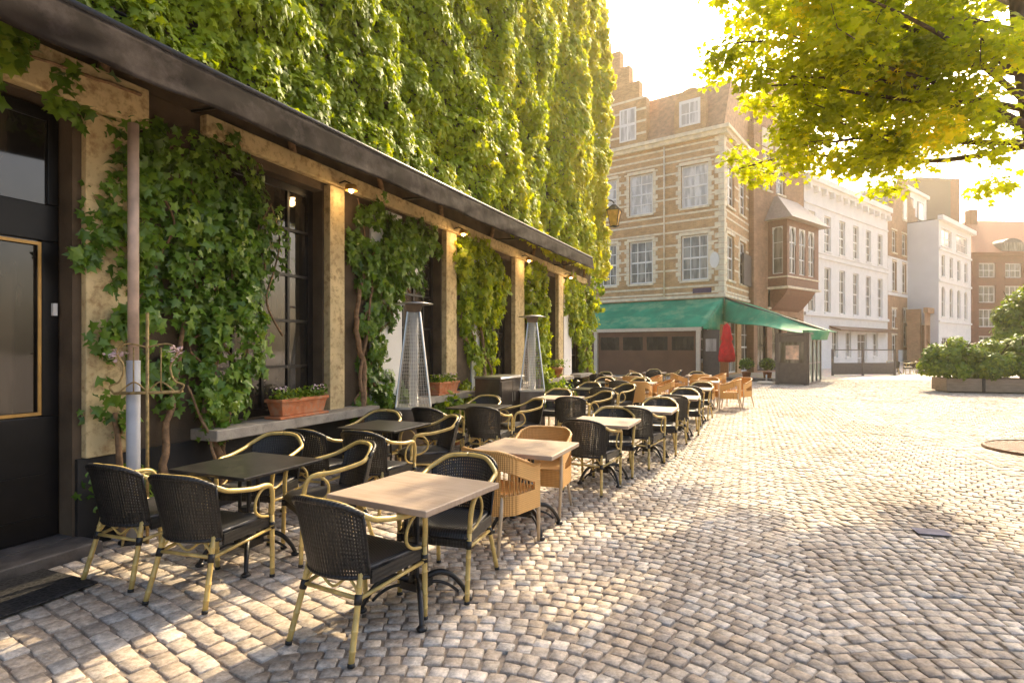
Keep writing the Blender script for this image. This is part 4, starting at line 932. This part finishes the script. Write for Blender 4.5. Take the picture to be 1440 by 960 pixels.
# ---- green awning over the right side and the kiosk-like glass screen
A3 = (12.95, 34.6, 4.72); B3 = (14.95, 27.0, 2.50); C3 = (17.2, 30.1, 2.50); D3 = (17.2, 40.2, 4.72)
ga = thing('green_side_awning', 'green cloth awning slanting down from the corner house over the glazed porch', 'awning', (W[0], W[1], 0))
lw = lambda p_: (p_[0] - W[0], p_[1] - W[1], p_[2])
def bil(u, v):
    a, b, c_, d_ = map(Vector, (lw(A3), lw(B3), lw(C3), lw(D3))); p_ = (a * (1 - u) + b * u) * (1 - v) + (d_ * (1 - u) + c_ * u) * v; p_.z -= .10 * math.sin(u * math.pi) * (.5 + .5 * math.sin(v * 9)); return p_
MB().grid(bil, 20, 10).build('canopy', M['green'], ga, True, solid=.02)
def chk(u, v):
    t0 = Vector(lw(A3)) * (1 - u) + Vector(lw(B3)) * u; b0 = Vector(lw((12.70, 34.3, 3.30))) * (1 - u) + Vector(lw((13.55, 25.95, 2.36))) * u
    p_ = t0 * (1 - v) + b0 * v; p_.z += -.18 * math.sin(v * math.pi) * math.sin(u * math.pi) - .05 * math.sin(u * 9); return p_
MB().grid(chk, 24, 8).build('front_sheet', M['green'], ga, True, solid=.015)
MB().hexa([lw((13.5, 25.9, 2.06)), lw((14.95, 26.95, 2.06)), lw((14.8, 27.1, 2.06)), lw((13.4, 26.05, 2.06)), lw((13.5, 25.85, 2.5)), lw((15.05, 26.9, 2.5)), lw((14.85, 27.15, 2.5)), lw((13.3, 26.1, 2.5))]).build('valance_box', M['green'], ga, bevel=.03)
MB().tube([lw(A3), lw(B3)], .05, 8).build('front_bar', M['iron'], ga)
K = np.array([13.2, 25.4]); pk = thing('glazed_porch', 'brown framed glass porch screen at the outer end of the green awning', 'terrace screen', (K[0], K[1], 0), ROT1)
# local: x to -1.2 along u1 (left), y along r1 (away)
f = MB(); f.box(-1.25, -.04, .05, -.08, .04, 1.0).box(-1.25, -.03, 1.95, -.08, .03, 2.25)
for x in (-1.25, -.08): f.box(x - .07, -.07, .0, x + .07, .07, 2.3)
f.box(-.04, .0, .0, .04, 3.6, .12)
for y in (0.07, 1.2, 2.4, 3.6): f.box(-.06, y - .05, .12, .06, y + .05, 2.3)
f.box(-.03, .1, 2.0, .03, 3.55, 2.3).box(-.03, .1, .95, .03, 3.55, 1.02).box(-1.3, -.1, 2.301, .1, 3.7, 2.36)
ko = f.build('frame', M['greypanel'], pk)
MB().box(-1.18, -.01, 1.0, -.15, .01, 1.95).build('pane', M['glass'], ko)
MB().box(-.01, .12, .12, .01, 3.55, 2.0).build('pane', glassmat('green tinted glass', (.30, .36, .28), .1, (.50, .55, .45)), ko)
MB().box(-.9, -.025, 1.15, -.35, -.012, 1.8).build('poster', mat('faded picture', (.62, .42, .30), .5, var=.6, scale=3), pk)
# closed red parasol
p = (11.55, 30.6); rp = thing('closed_parasol', 'closed bright red parasol hanging at the terrace entrance', 'parasol', (p[0], p[1], 0))
MB().tube([(0, 0, 0), (0, 0, 3.0)], .025, 8).build('pole', M['orangewood'], rp)
MB().lathe([(.26, .0), (.25, .04), (.25, .12)], (0, 0, 0), 16).build('base', M['iron'], rp)
pr_ = []
v_ = MB(); prof = [(.02, 3.0), (.14, 2.85), (.20, 2.4), (.26, 2.15), (.20, 2.05), (.30, 1.7), (.36, 1.2), (.34, .95), (.10, .93)]
n = 20
i0 = len(v_.v)
for r_, z_ in prof:
    for j in range(n): th = 2 * math.pi * j / n; rr = r_ * (1 + (.22 if j % 2 else -.12)); v_.v.append((rr * math.cos(th), rr * math.sin(th), z_))
for k in range(len(prof) - 1):
    for j in range(n): v_.f.append((k * n + j, k * n + (j + 1) % n, (k + 1) * n + (j + 1) % n, (k + 1) * n + j))
v_.build('canopy', M['redcloth'], rp, True)
# things at the terrace mouth
for i, (x, y, l) in enumerate([(12.2, 29.6, 'left of two dark potted shrubs beside the red parasol'), (13.2, 29.4, 'right of two dark potted shrubs beside the red parasol')]):
    pr = thing('potted_shrub', l, 'plant', (x, y, .02)); MB().lathe([(.16, 0), (.22, .42), (.25, .42), (.2, .40)], (0, 0, 0), 14).build('pot', M['terracotta'], pr, True)
    n = 500; d_ = rng.normal(0, 1, (n, 3)); d_ /= np.linalg.norm(d_, axis=1)[:, None]; leaf_cloud('foliage', d_ * rng.uniform(.2, .42, n)[:, None] * np.array((1, 1, .8)) + np.array((0, 0, .85)), d_, .12, M['ivyleaf_low'], pr, 'oval', .2)
MB().box(-1.3, -.6, .0, 1.3, .6, .12).build('entrance_step', M['stepstone'], None, bevel=.02); es = bpy.data.objects['entrance_step']; es.location = (12.1, 29.2, .02); es.rotation_euler = (0, 0, ROT1); tag(es, 'low dark step at the entrance below the red parasol', 'step')
ps = thing('parasol_base', 'round white parasol foot on the paving before the glazed porch', 'parasol base', (11.9, 26.6, .02))
MB().lathe([(.42, 0), (.42, .07), (.36, .1), (.05, .12)], (0, 0, 0), 20).build('disc', M['creambar'], ps, True); MB().tube([(0, 0, .1), (0, 0, .42)], .04, 8).build('socket', M['steel'], ps, True)

# ------------------------------------------------------------------ oriel house
base_w = np.array([22.55, 44.0]); u2 = np.array([.775, .632]); u2 /= np.linalg.norm(u2); r2 = np.array([-u2[1], u2[0]]); ROT2 = math.atan2(u2[1], u2[0])
OW = 7.6; o2 = base_w - OW * u2
oh = thing('oriel_house', 'tall narrow brown brick house with an overhanging gothic oriel window', 'building', (o2[0], o2[1], 0), ROT2)
opO = [(1.3, 2.5, 12.9, 15.6), (3.2, 4.5, 12.9, 15.6), (2.2, 3.5, 17.4, 19.4), (.5, 1.9, .1, 3.6), (2.6, 4.2, .1, 4.0), (4.9, 6.6, .1, 4.0), (2.0, 3.3, 4.6, 5.9), (3.9, 5.2, 4.6, 5.9)]
wb = MB(); wallgrid(wb, Tid, 0, OW, 0, 16.8, opO[0:2] + opO[3:]); gz = [(0, 16.8), (OW, 16.8), (OW, 17.4), (OW - .7, 17.4), (OW - .7, 18.6), (OW - 1.6, 18.6), (OW - 1.6, 19.8), (OW - 2.5, 19.8), (OW - 2.5, 21), (2.5, 21), (2.5, 19.8), (1.6, 19.8), (1.6, 18.6), (.7, 18.6), (.7, 17.4), (0, 17.4)]
wb.prism(gz, lambda x, z: (x, 0, z), lambda x, z: (x, .5, z)); wb.poly([(0, 0, 0), (0, 11, 0), (0, 11, 16.8), (0, 0, 16.8)]).poly([(OW, 0, 0), (OW, 11, 0), (OW, 11, 16.8), (OW, 0, 16.8)])
wb.build('wall', M['brick_brown'], oh)
MB().prism([(0, 16.8), (OW, 16.8), (OW / 2, 20.5)], lambda x, z: (x, .51, z), lambda x, z: (x, 11, z)).build('roof', M['slate'], oh)
for (a, b, c0, c1) in opO[0:2]: window(oh, Tid, a, b, c0, c1, 2, 3, .13, 'whiteframe', 'glass', 'cream', .09, .05, .2, 2)
for (a, b, c0, c1) in opO[3:6]: window(oh, Tid, a, b, c0, c1, 2, 2, .13, 'darkwood', 'glass_dark', None, .09, .05, None)
for (a, b, c0, c1) in opO[6:]: window(oh, Tid, a, b, c0, c1, 2, 1, .13, 'darkwood', 'glass_dark', 'cream', .09, .05, None, arch=True)
fr = MB().box(3.0, -.05, 17.9, 4.6, -.002, 20.0).build('window', M['cream'], oh); q = MB().box(3.15, -.06, 18.05, 3.72, -.049, 19.8); q.box(3.88, -.06, 18.05, 4.45, -.049, 19.8); q.build('pane', M['glass'], fr)
bl = MB(); bl.tbox(Tid, 1.1, 2.7, -.04, .0, 15.9, 17.2).tbox(Tid, 3.0, 4.7, -.04, .0, 15.9, 17.2); bl.build('blind_tracery', M['cream'], oh)
# the oriel
ob0, ob1, od = 2.0, 7.0, 1.35
orr = MB(); TO = lambda a, d, z: (a, -od + d, z); wo = [(ob0 + .35 + k * 1.48, ob0 + 1.35 + k * 1.48, 6.9, 10.2) for k in range(3)]
wallgrid(orr, TO, ob0, ob1, 6.0, 10.7, wo, .2); TL = lambda a, d, z: (ob0 + d, -a, z); TR = lambda a, d, z: (ob1 - d, -a, z)
wl_ = [(.3, 1.05, 6.9, 10.2)]; wallgrid(orr, TL, 0, od, 6.0, 10.7, wl_, .2); wallgrid(orr, TR, 0, od, 6.0, 10.7, wl_, .2)
orr.prism([(0, 6.0), (-od, 6.0), (-od * .75, 5.4), (-.3, 4.6), (0, 4.4)], lambda y, z: (ob0 + .3, y, z), lambda y, z: (ob1 - .3, y, z))
oo = orr.build('oriel', mat('red brown timber', (.20, .085, .045), .6, var=.25), oh)
for (a, b, c0, c1) in wo: window(oo, TO, a, b, c0, c1, 2, 3, .08, 'whiteframe', 'glass_dark', None, .09, .07, None, arch=True, tall=1.25)
for T_ in (TL, TR): window(oo, T_, *wl_[0], 1, 3, .08, 'whiteframe', 'glass', None, .06, .04, None, arch=True)
cc = MB(); cc.box(ob0 - .15, -od - .15, 5.85, ob1 + .15, -.001, 6.0).box(ob0 - .05, -od - .06, 6.62, ob1 + .05, -.001, 6.72); cc.build('ledge', M['cream'], oo)
MB().hexa([(ob0 - .55, -od - .6, 10.65), (ob1 + .75, -od - .6, 10.65), (ob1 + .75, .0, 10.65), (ob0 - .55, .0, 10.65), (ob0 + .9, -.25, 12.6), (ob1 - .9, -.25, 12.6), (ob1 - .9, .0, 12.6), (ob0 + .9, .0, 12.6)]).build('oriel_roof', mat('pale lead roof', (.34, .27, .22), .6, var=.15), oo)

# ------------------------------------------------------------------ white house
u_, r_ = u2, r2; WW = 18.1; wh = thing('white_house', 'long white rendered house with two rows of tall narrow windows', 'building', (base_w[0], base_w[1], 0), ROT2)
wh.location.x += .03
opW = []
for k in range(6):
    a = .75 + k * 2.95; opW += [(a, a + 1.25, 9.6, 12.5), (a, a + 1.25, 4.6, 8.3)]
for a in (5.2, 8.0, 14.3): opW.append((a, a + 1.2, .9, 3.1))
opW.append((10.6, 12.8, .05, 3.0))
wb = MB(); wallgrid(wb, Tid, 0, WW, 0, 15.0, opW); wb.box(0, .5, 0, .02, 11, 15).box(WW - .02, .5, 0, WW, 11, 15); wb.build('wall', M['white'], wh)
for (a, b, c0, c1) in opW: window(wh, Tid, a, b, c0, c1, 2, 4 if c1 - c0 > 2.5 else 2, .13, 'whiteframe', 'glass', 'white', .09, .05, None, 2)
cn = MB(); cn.box(-.05, -.45, 14.75, WW + .05, -.001, 15.2).box(-.05, -.25, 14.45, WW + .05, -.002, 14.749).box(0, -.12, 8.9, WW, -.001, 9.15).box(0, -.10, 9.3, WW, -.002, 9.42).box(0, -.16, 4.25, WW, -.001, 4.5).box(0, -.08, 13.0, WW, -.002, 13.15)
for k in range(13): cn.box(.3 + k * 1.45, -.38, 14.0, .62 + k * 1.45, -.003, 14.448)
cn.build('cornice', M['white'], wh)
MB().prism([(0, 15.2), (11, 15.2), (5.5, 18.2)], lambda y, z: (.1, y, z), lambda y, z: (WW - .1, y, z)).build('roof', M['slate'], wh)
lwn = MB(); lwn.prism([(0, 3.55), (-.9, 3.22), (-.9, 3.1), (0, 3.38)], lambda y, z: (4.6, y - .005, z), lambda y, z: (WW - .2, y - .005, z)); lwn.build('shop_awning', M['brownpanel'], wh)
# ------------------------------------------------------------------ brown stepped gable house
GW = 9.9; o4 = base_w + u2 * (WW + .05); gh = thing('gabled_brick_house', 'narrow brown brick house with a stepped gable right of the white house', 'building', (o4[0], o4[1], 0), ROT2)
opG = []
for k in range(3):
    a = 1.2 + k * 2.9; opG += [(a, a + 1.3, 11.2, 13.4), (a, a + 1.3, 7.4, 10.3)]
opG += [(4.4, 5.4, 14.9, 17.0), (1.2, 2.5, .1, 3.0), (4.6, 5.7, 1.9, 4.0), (7.2, 8.3, 1.9, 4.0), (4.6, 5.7, 4.35, 5.7), (7.2, 8.3, 4.35, 5.7), (1.2, 2.5, 3.7, 5.6)]
wb = MB(); wallgrid(wb, Tid, 0, GW, 0, 14.0, [o for o in opG if o[2] < 14]); nst = 6; pg = [(0, 14.0), (GW, 14.0)]
for k in range(nst): pg += [(GW - k * GW / 2 / nst, 14.0 + (k + 1) * .85), (GW - (k + 1) * GW / 2 / nst * .98, 14.0 + (k + 1) * .85)]
pg += [(GW - x, z) for x, z in reversed(pg[2:])]
wb.prism(pg, lambda x, z: (x, 0, z), lambda x, z: (x, .45, z)); wb.box(0, .5, 0, .02, 10, 14).box(GW - .02, .5, 0, GW, 10, 14); wb.build('wall', M['brick_brown'], gh)
MB().prism([(0, 14.0), (GW, 14.0), (GW / 2, 18.3)], lambda x, z: (x, .46, z), lambda x, z: (x, 10, z)).build('roof', M['slate'], gh)
MB().box(0, -.05, 7.2, GW, -.001, 10.6).build('white_band', M['white'], gh) if False else None
for (a, b, c0, c1) in opG:
    if c0 > 14:
        fr = MB().box(a - .15, -.05, c0 - .15, b + .15, -.003, c1 + .15).build('window', M['cream'], gh); MB().box(a, -.06, c0, b, -.049, c1).build('pane', M['glass_dark'], fr)
    else: window(gh, Tid, a, b, c0, c1, 2, 3 if c1 - c0 > 1.6 else 1, .13, 'whiteframe', 'glass', 'cream' if c0 > 1 else None, .08, .05, .15, arch=(a < 3 and c0 < 6 and c0 > 3))
wp = MB()
for x0, x1 in ((0, 1.15), (2.55, 4.05), (5.45, 6.95), (8.35, GW)): wp.box(x0, -.04, 7.25, x1, -.001, 10.5)
wp.box(0, -.07, 10.52, GW, -.001, 10.7).box(0, -.07, 6.9, GW, -.001, 7.2); wp.build('white_panels', M['white'], gh)
MB().box(3.0, -.06, 0, GW, -.001, 1.5).build('white_plinth', M['white'], gh)
# ------------------------------------------------------------------ tall white house, portal, grey block
o5 = np.array([42.75, 57.0]); TWD = 12.2; tw_ = thing('tall_white_house', 'tall white house with arched windows and a blank pale side wall', 'building', (o5[0], o5[1], 0), ROT2)
opT = []
for k in range(4):
    a = .9 + k * 2.85; opT += [(a, a + 1.35, 4.9, 8.0), (a, a + 1.35, 9.0, 11.2)]
opT += [(.9, 4.6, 12.1, 13.9), (6.3, 10.6, 12.1, 13.9), (1.2, 3.2, .1, 2.8), (7.5, 9.5, .1, 2.8)]
wb = MB(); wallgrid(wb, Tid, 0, TWD, 0, 14.6, opT); wb.build('wall', M['white'], tw_)
MB().box(-.02, .01, 0, TWD - .02, 10, 14.55).build('side_wall', M['whiteside'], tw_) if False else MB().poly([(0, 0, 0), (0, 10, 0), (0, 10, 14.6), (0, 0, 14.6)]).build('side_wall', M['whiteside'], tw_)
MB().box(0, .3, 14.6, TWD, 10, 14.7).build('flat_roof', M['slate'], tw_)
for (a, b, c0, c1) in opT: window(tw_, Tid, a, b, c0, c1, 2, 2, .13, 'whiteframe', 'glass_curtain' if c0 > 11 else 'glass', 'white' if c0 > 1 else None, .08, .05, None, arch=(4 < c0 < 5))
cn = MB(); cn.box(-.35, -.45, 14.5, TWD + .35, -.001, 14.95).box(0, -.12, 8.4, TWD, -.001, 8.62).box(0, -.12, 4.3, TWD, -.001, 4.5).box(0, -.12, 11.6, TWD, -.001, 11.8); cn.build('cornice', M['white'], tw_)
at_ = MB(); at_.box(-.4, 3.0, 14.7, 7.5, 8, 18.6); ao = at_.build('attic_storey', M['white'], tw_)
MB().box(-.6, 2.75, 18.4, 7.8, 8.2, 18.75).build('attic_cornice', M['white'], ao)
for a in (1.0, 4.4):
    fr = MB().box(a, 2.93, 15.7, a + 1.9, 2.999, 17.7).build('attic_window', M['greyblock'], ao); MB().box(a + .1, 2.92, 15.8, a + 1.8, 2.931, 17.6).build('pane', M['glass'], fr)
pt = thing('brick_portal', 'low red brown stone portal between the gabled house and the tall white house', 'portal', (40.9, 56.4, 0), ROT2)
f = MB(); wallgrid(f, Tid, 0, 2.2, 0, 5.6, [(.55, 1.65, .05, 4.0)], .4); f.box(0, .4, 0, .5, 1.5, 5.6); f.build('wall', M['brick_brown'], pt)
MB().box(-.3, -.35, 5.2, 2.1, .02, 5.7).build('cornice', M['brick_brown'], pt); MB().box(.55, .3, .05, 1.65, .35, 4.0).build('door', mat('faded red door', (.45, .14, .10), .6), pt)
gbk = thing('grey_office_block', 'dark grey modern block rising behind the tall white house', 'building', (54.0, 76.0, 0), R(8))
MB().box(0, 0, 0, 5.2, 8, 24.2).build('wall', M['greyblock'], gbk); MB().box(5.2, 0, 0, 6.6, 6, 24.6).build('chimney', M['brick_red'], gbk); MB().box(-.2, -.2, 24.2, 5.19, 8.2, 24.5).build('roof', M['slate'], gbk)
# ------------------------------------------------------------------ red brick building at the far right
RR = R(4); rb = thing('red_brick_building', 'red brick building with a hipped red tile roof at the far end', 'building', (56.7, 70, 0), RR)
opR = []
for k in range(8):
    a = .8 + k * 3.45
    for z0, z1 in ((.8, 3.2), (4.3, 6.5), (7.3, 9.4), (10.4, 12.2)): opR.append((a, a + 2.2, z0, z1))
wb = MB(); wallgrid(wb, Tid, 0, 38, 0, 13.4, opR); wb.poly([(0, 0, 0), (0, 14, 0), (0, 14, 13.4), (0, 0, 13.4)]); wb.build('wall', M['brick_red'], rb)
for (a, b, c0, c1) in opR: window(rb, Tid, a, b, c0, c1, 3, 2, .15, 'whiteframe', 'glass', 'brick_red', .12, .08, None)
MB().hexa([(-.4, -.5, 13.4), (38.4, -.5, 13.4), (38.4, 14.4, 13.4), (-.4, 14.4, 13.4), (5.6, 6.5, 18.9), (30, 6.5, 18.9), (30, 7.5, 18.9), (5.6, 7.5, 18.9)]).build('roof', M['redtile'], rb)
MB().box(-.3, -.35, 13.1, 38.3, -.001, 13.399).build('cornice', M['brick_red'], rb)
d_ = MB(); d_.prism([(3.6, 13.4), (6.6, 13.4), (6.6, 14.3)] + [(5.1 + 1.5 * math.cos(t_), 14.3 + .95 * math.sin(t_)) for t_ in np.linspace(.2, math.pi - .2, 9)] + [(3.6, 14.3)], lambda x, z: (x, -.2, z), lambda x, z: (x, 4, z)); dd = d_.build('dormer', M['slate'], rb)
for k in range(4): MB().box(3.85 + k * .65, -.26, 13.7, 4.4 + k * .65, -.19, 14.7).build('dormer_pane', M['glass'], dd)
MB().box(5.0, 5.6, 17.5, 5.9, 6.6, 20.2).build('chimney', M['brick_red'], rb)
MB().box(3.5, -1.0, 3.7, 12, -.01, 4.2).build('shop_canopy', M['darkwood'], rb)

# ------------------------------------------------------------------ wind break, black cafe sets behind it
wf = thing('wind_break', 'glass and grey panel wind break before the white house', 'wind break', (19.5, 34.6, 0), math.atan2(.5, 4.1))
for x in (0, 2.0, 4.15): MB().box(x - .05, -.05, 0, x + .05, .05, 1.62).build('post', M['greypanel'], wf)
for x0 in (.06, 2.06):
    x1 = x0 + (1.88 if x0 < 1 else 2.03)
    MB().box(x0, -.02, .08, x1, .02, .78).build('panel', M['greypanel'], wf)
    MB().box(x0, -.03, 1.54, x1, .03, 1.60).build('top_rail', M['greypanel'], wf)
    gl = bpy.data.materials.get('clear screen') or bpy.data.materials.new('clear screen'); t, p_ = nodes_of(gl); p_.inputs['Base Color'].default_value = (.8, .8, .8, 1); p_.inputs['Alpha'].default_value = .18; p_.inputs['Roughness'].default_value = .05
    MB().box(x0, -.006, .78, x1, .006, 1.54).build('pane', gl, wf)
bx = protos['b']; tb0 = protos['k']
dk = 0
for i, (x, y, fx, fy, l) in enumerate([(24.2, 36.0, .3, .9, 'farthest row, first dark chair from the wind break'), (25.4, 36.4, -.9, .2, 'farthest row, second dark chair from the wind break'), (26.2, 37.4, .9, .2, 'farthest row, third dark chair from the wind break'), (27.6, 37.6, -.8, -.4, 'farthest row, dark chair nearest the hedge'), (25.0, 37.4, -.3, -.9, 'farthest row, dark chair behind the others before the gabled house')]):
    put('b', x, y, fx, fy, l)
put('k', 24.8, 36.7, .4, .9, 'far black table right of the wind break'); put('k', 27.0, 37.6, .4, .9, 'far black table nearest the hedge')

# ------------------------------------------------------------------ hedge planter
hp = thing('planter_box', 'long low wooden planter box beneath the hedge on the right', 'planter', (16.2, 21.2, .02), math.atan2(-1.0, 3.3))
MB().box(0, 0, .04, 7.0, .06, .52).build('front_board', M['planterwood'], hp, bevel=.01); MB().box(0, .06, .04, .06, 1.3, .52).build('end_board', M['planterwood'], hp); MB().box(0, 1.3, .04, 7.0, 1.36, .52).build('back_board', M['planterwood'], hp)
MB().box(.06, .06, .04, 7.0, 1.3, .46).build('soil', M['soil'], hp); MB().box(.1, .03, 0, 6.9, 1.3, .04).build('base', M['rubber'], hp)
for x in (1.1, 3.4): MB().box(x, -.02, .03, x + .1, -.001, .54).build('batten', M['iron'], hp)
def shrub(x, y, r, h, label, n, size=.15, m='shrubleaf', z0=.4):
    o = thing('hedge_shrub', label, 'shrub', (x, y, 0))
    for k in range(5):
        a = k * 1.3; MB().tube(spline([(0, 0, z0), (r * .3 * math.cos(a), r * .3 * math.sin(a), h * .55), (r * .7 * math.cos(a), r * .7 * math.sin(a), h * .9)], 4), [.03 - .0022 * i for i in range(9)], 5).build('stem', M['bark'], o)
    cs = rng.normal(0, 1, (26, 3)); cs /= np.linalg.norm(cs, axis=1)[:, None]; cs[:, 2] = np.abs(cs[:, 2]) * .9 - .25
    P_ = []; N_ = []; Rn = []
    for c_ in cs:
        k = n // 26; ctr = c_ * np.array((r * .75, r * .75, (h - z0) * .55)) + np.array((0, 0, z0 + (h - z0) * .48)); q = rng.normal(0, 1, (k, 3)); q /= np.linalg.norm(q, axis=1)[:, None]
        P_.append(ctr + q * r * .34 * rng.uniform(.55, 1.05, k)[:, None]); N_.append(q * .8 + c_ * .6 + np.array((0, 0, .4))); Rn.append(np.clip(rng.normal(.45 + rng.normal(0, .15), .22, k), 0, 1))
    leaf_cloud('foliage', np.concatenate(P_), np.concatenate(N_), size, M[m], o, 'oval', .3, np.concatenate(Rn), .5); return o
shrub(16.75, 21.75, 1.0, 2.15, 'leftmost round hedge shrub at the end of the planter box', 8000, .14, z0=.15)
shrub(17.9, 21.5, 1.0, 2.0, 'second hedge shrub from the left in the planter box', 8000, .14, z0=.15)
shrub(19.1, 21.2, 1.1, 2.2, 'third hedge shrub from the left in the planter box', 8000, .14, z0=.15)
shrub(20.4, 20.8, 1.2, 2.4, 'rightmost hedge shrub in the planter box at the frame edge', 8000, .14, z0=.15)
shrub(21.4, 23.2, 1.5, 4.5, 'tall light green shrub rising behind the hedge at the right edge', 9000, .17, z0=.8)

# ------------------------------------------------------------------ street tree
tr = thing('street_tree', 'large street tree with a wide golden green crown overhanging the square', 'tree', (8.56, 9.0, 0))
tp = spline([(0, 0, 0), (-.05, 0, 2.2), (-.22, 0, 4.4), (-.40, .1, 6.4), (-.35, .3, 8.6), (-.2, .4, 10.4)], 5); k = len(tp)
MB().tube(tp, [.20 - .13 * i / k for i in range(k)], 12).build('trunk', M['bark'], tr, True)
crown = []; br_specs = []
for (z, az, L_, rise) in [(4.9, 166, 4.2, .45), (4.8, 140, 4.6, .6), (5.0, 178, 4.6, .8), (5.3, 186, 5.2, 1.3), (6.0, 178, 5.6, 2.0), (7.2, 184, 5.4, 2.2), (5.2, 172, 4.8, .9), (5.6, 200, 3.9, .9), (5.9, 160, 5.0, 1.3), (6.5, 190, 5.4, 1.4), (5.6, 140, 4.6, 1.4), (6.2, 110, 4.4, 1.6), (7.2, 172, 4.6, 2.0), (7.4, 60, 4.2, 1.8), (7.0, 135, 4.5, 1.5), (8.4, 120, 3.8, 2.0), (8.0, 165, 5.0, 1.8)]:
    a = R(az); f0 = min(1, z / 10.4); idx = min(k - 1, int(f0 * (k - 1))); st_ = tp[idx].copy()
    P_ = [st_ + Vector((math.cos(a) * L_ * q, math.sin(a) * L_ * q, rise * math.sin(q * 1.5) + rng.normal(0, .08))) for q in (0, .25, .5, .75, 1)]
    sp = [v_ for v_ in spline(P_, 4) if v_.x > -4.3 - .35 * (v_.z - 6)]; MB().tube(sp, [.052 * (1 - .8 * i / len(sp)) for i in range(len(sp))], 7).build('branch', M['bark'], tr, True)
    for q in range(min(4, len(sp) - 1), len(sp), 1):
        for rep in range(2 if q % 2 else 1):
            off = Vector((rng.normal(0, .55), rng.normal(0, .55), rng.normal(.05, .36))); crown.append(sp[q] + off) if (sp[q] + off).x > -4.7 - .35 * (sp[q].z - 6) else None
C_ = np.array([tuple(c_) for c_ in crown]); print('clumps', len(C_))
tw3 = MB()
for c_ in C_[::3]: tw3.tube([tuple(c_ * np.array((.93, .93, 1)) + np.array((0, 0, -.1))), tuple(c_), tuple(c_ + rng.normal(0, .25, 3))], [.012, .008, .004], 4, False)
tw3.build('twigs', M['bark'], tr)
per = 115; nC = len(C_); q = rng.normal(0, 1, (nC * per, 3)); q /= np.linalg.norm(q, axis=1)[:, None]; rad = rng.uniform(.12, .50, nC * per)[:, None]
pts = np.repeat(C_, per, 0) + q * rad * np.array((1, 1, .62)); nr = q * .5 + np.array((0, 0, 1.0))
cr = np.repeat(np.clip(rng.normal(.5, .2, nC), 0, 1), per)
leaf_cloud('crown', pts, nr, .115, M['treeleaf'], tr, 'ivy', .35, np.clip(cr + rng.normal(0, .15, len(cr)), 0, 1), .5)
# iron tree grate
tg = MB()
for a in range(40):
    t0 = 2 * math.pi * a / 40; tg.hexa([(.45 * math.cos(t0), .45 * math.sin(t0), .0), (1.0 * math.cos(t0), 1.0 * math.sin(t0), .0), (1.0 * math.cos(t0 + .1), 1.0 * math.sin(t0 + .1), .0), (.45 * math.cos(t0 + .1), .45 * math.sin(t0 + .1), 0), (.45 * math.cos(t0), .45 * math.sin(t0), .03), (1.0 * math.cos(t0), 1.0 * math.sin(t0), .03), (1.0 * math.cos(t0 + .1), 1.0 * math.sin(t0 + .1), .03), (.45 * math.cos(t0 + .1), .45 * math.sin(t0 + .1), .03)])
tg.tube([(1.0 * math.cos(a), 1.0 * math.sin(a), .02) for a in np.linspace(0, 2 * math.pi, 41)], .03, 6)
tgo = tg.build('tree_grate', M['manhole']); tgo.location = (8.75, 9.0, .012); tag(tgo, 'rusty round iron grate on the paving at the foot of the street tree', 'tree grate')
dc = MB().box(-.13, -.09, 0, .13, .09, .006).build('drain_cover', mat('pale lilac metal', (.20, .185, .22), .95, .0), bevel=.003); dc.location = (3.72, 5.05, .024); dc.rotation_euler = (0, 0, R(-15)); tag(dc, 'small pale metal cover set in the cobbles on the right', 'drain cover')
# ------------------------------------------------------------------ wall lantern on the end of the ivy wall
p = fac(19.0, .98); ln = thing('wall_lantern', 'old street lantern projecting from the far end of the ivy wall', 'lantern', (p[0], p[1], 5.75), ROT); ln.scale = (.85, .85, .85)
MB().tube(spline([(0, 1.1, .75), (0, .6, 1.05), (0, .15, 1.05), (0, 0, .92)], 5), .03, 6).build('bracket', M['iron'], ln, True)
MB().lathe([(.12, -.02), (.20, .0), (.20, .02)], (0, 0, 0), 4).build('base', M['iron'], ln)
MB().hexa([(-.13, -.13, .02), (.13, -.13, .02), (.13, .13, .02), (-.13, .13, .02), (-.23, -.23, .62), (.23, -.23, .62), (.23, .23, .62), (-.23, .23, .62)]).build('glass_body', mat('amber lantern glass', (.62, .38, .12), .2), ln)
MB().hexa([(-.28, -.28, .62), (.28, -.28, .62), (.28, .28, .62), (-.28, .28, .62), (-.07, -.07, .86), (.07, -.07, .86), (.07, .07, .86), (-.07, .07, .86)]).build('lantern_cap', M['iron'], ln)
cr_ = MB()
for sx in (-1, 1):
    for sy in (-1, 1): cr_.tube([(sx * .135, sy * .135, .02), (sx * .235, sy * .235, .62)], .014, 4)
cr_.build('frame', M['iron'], ln)
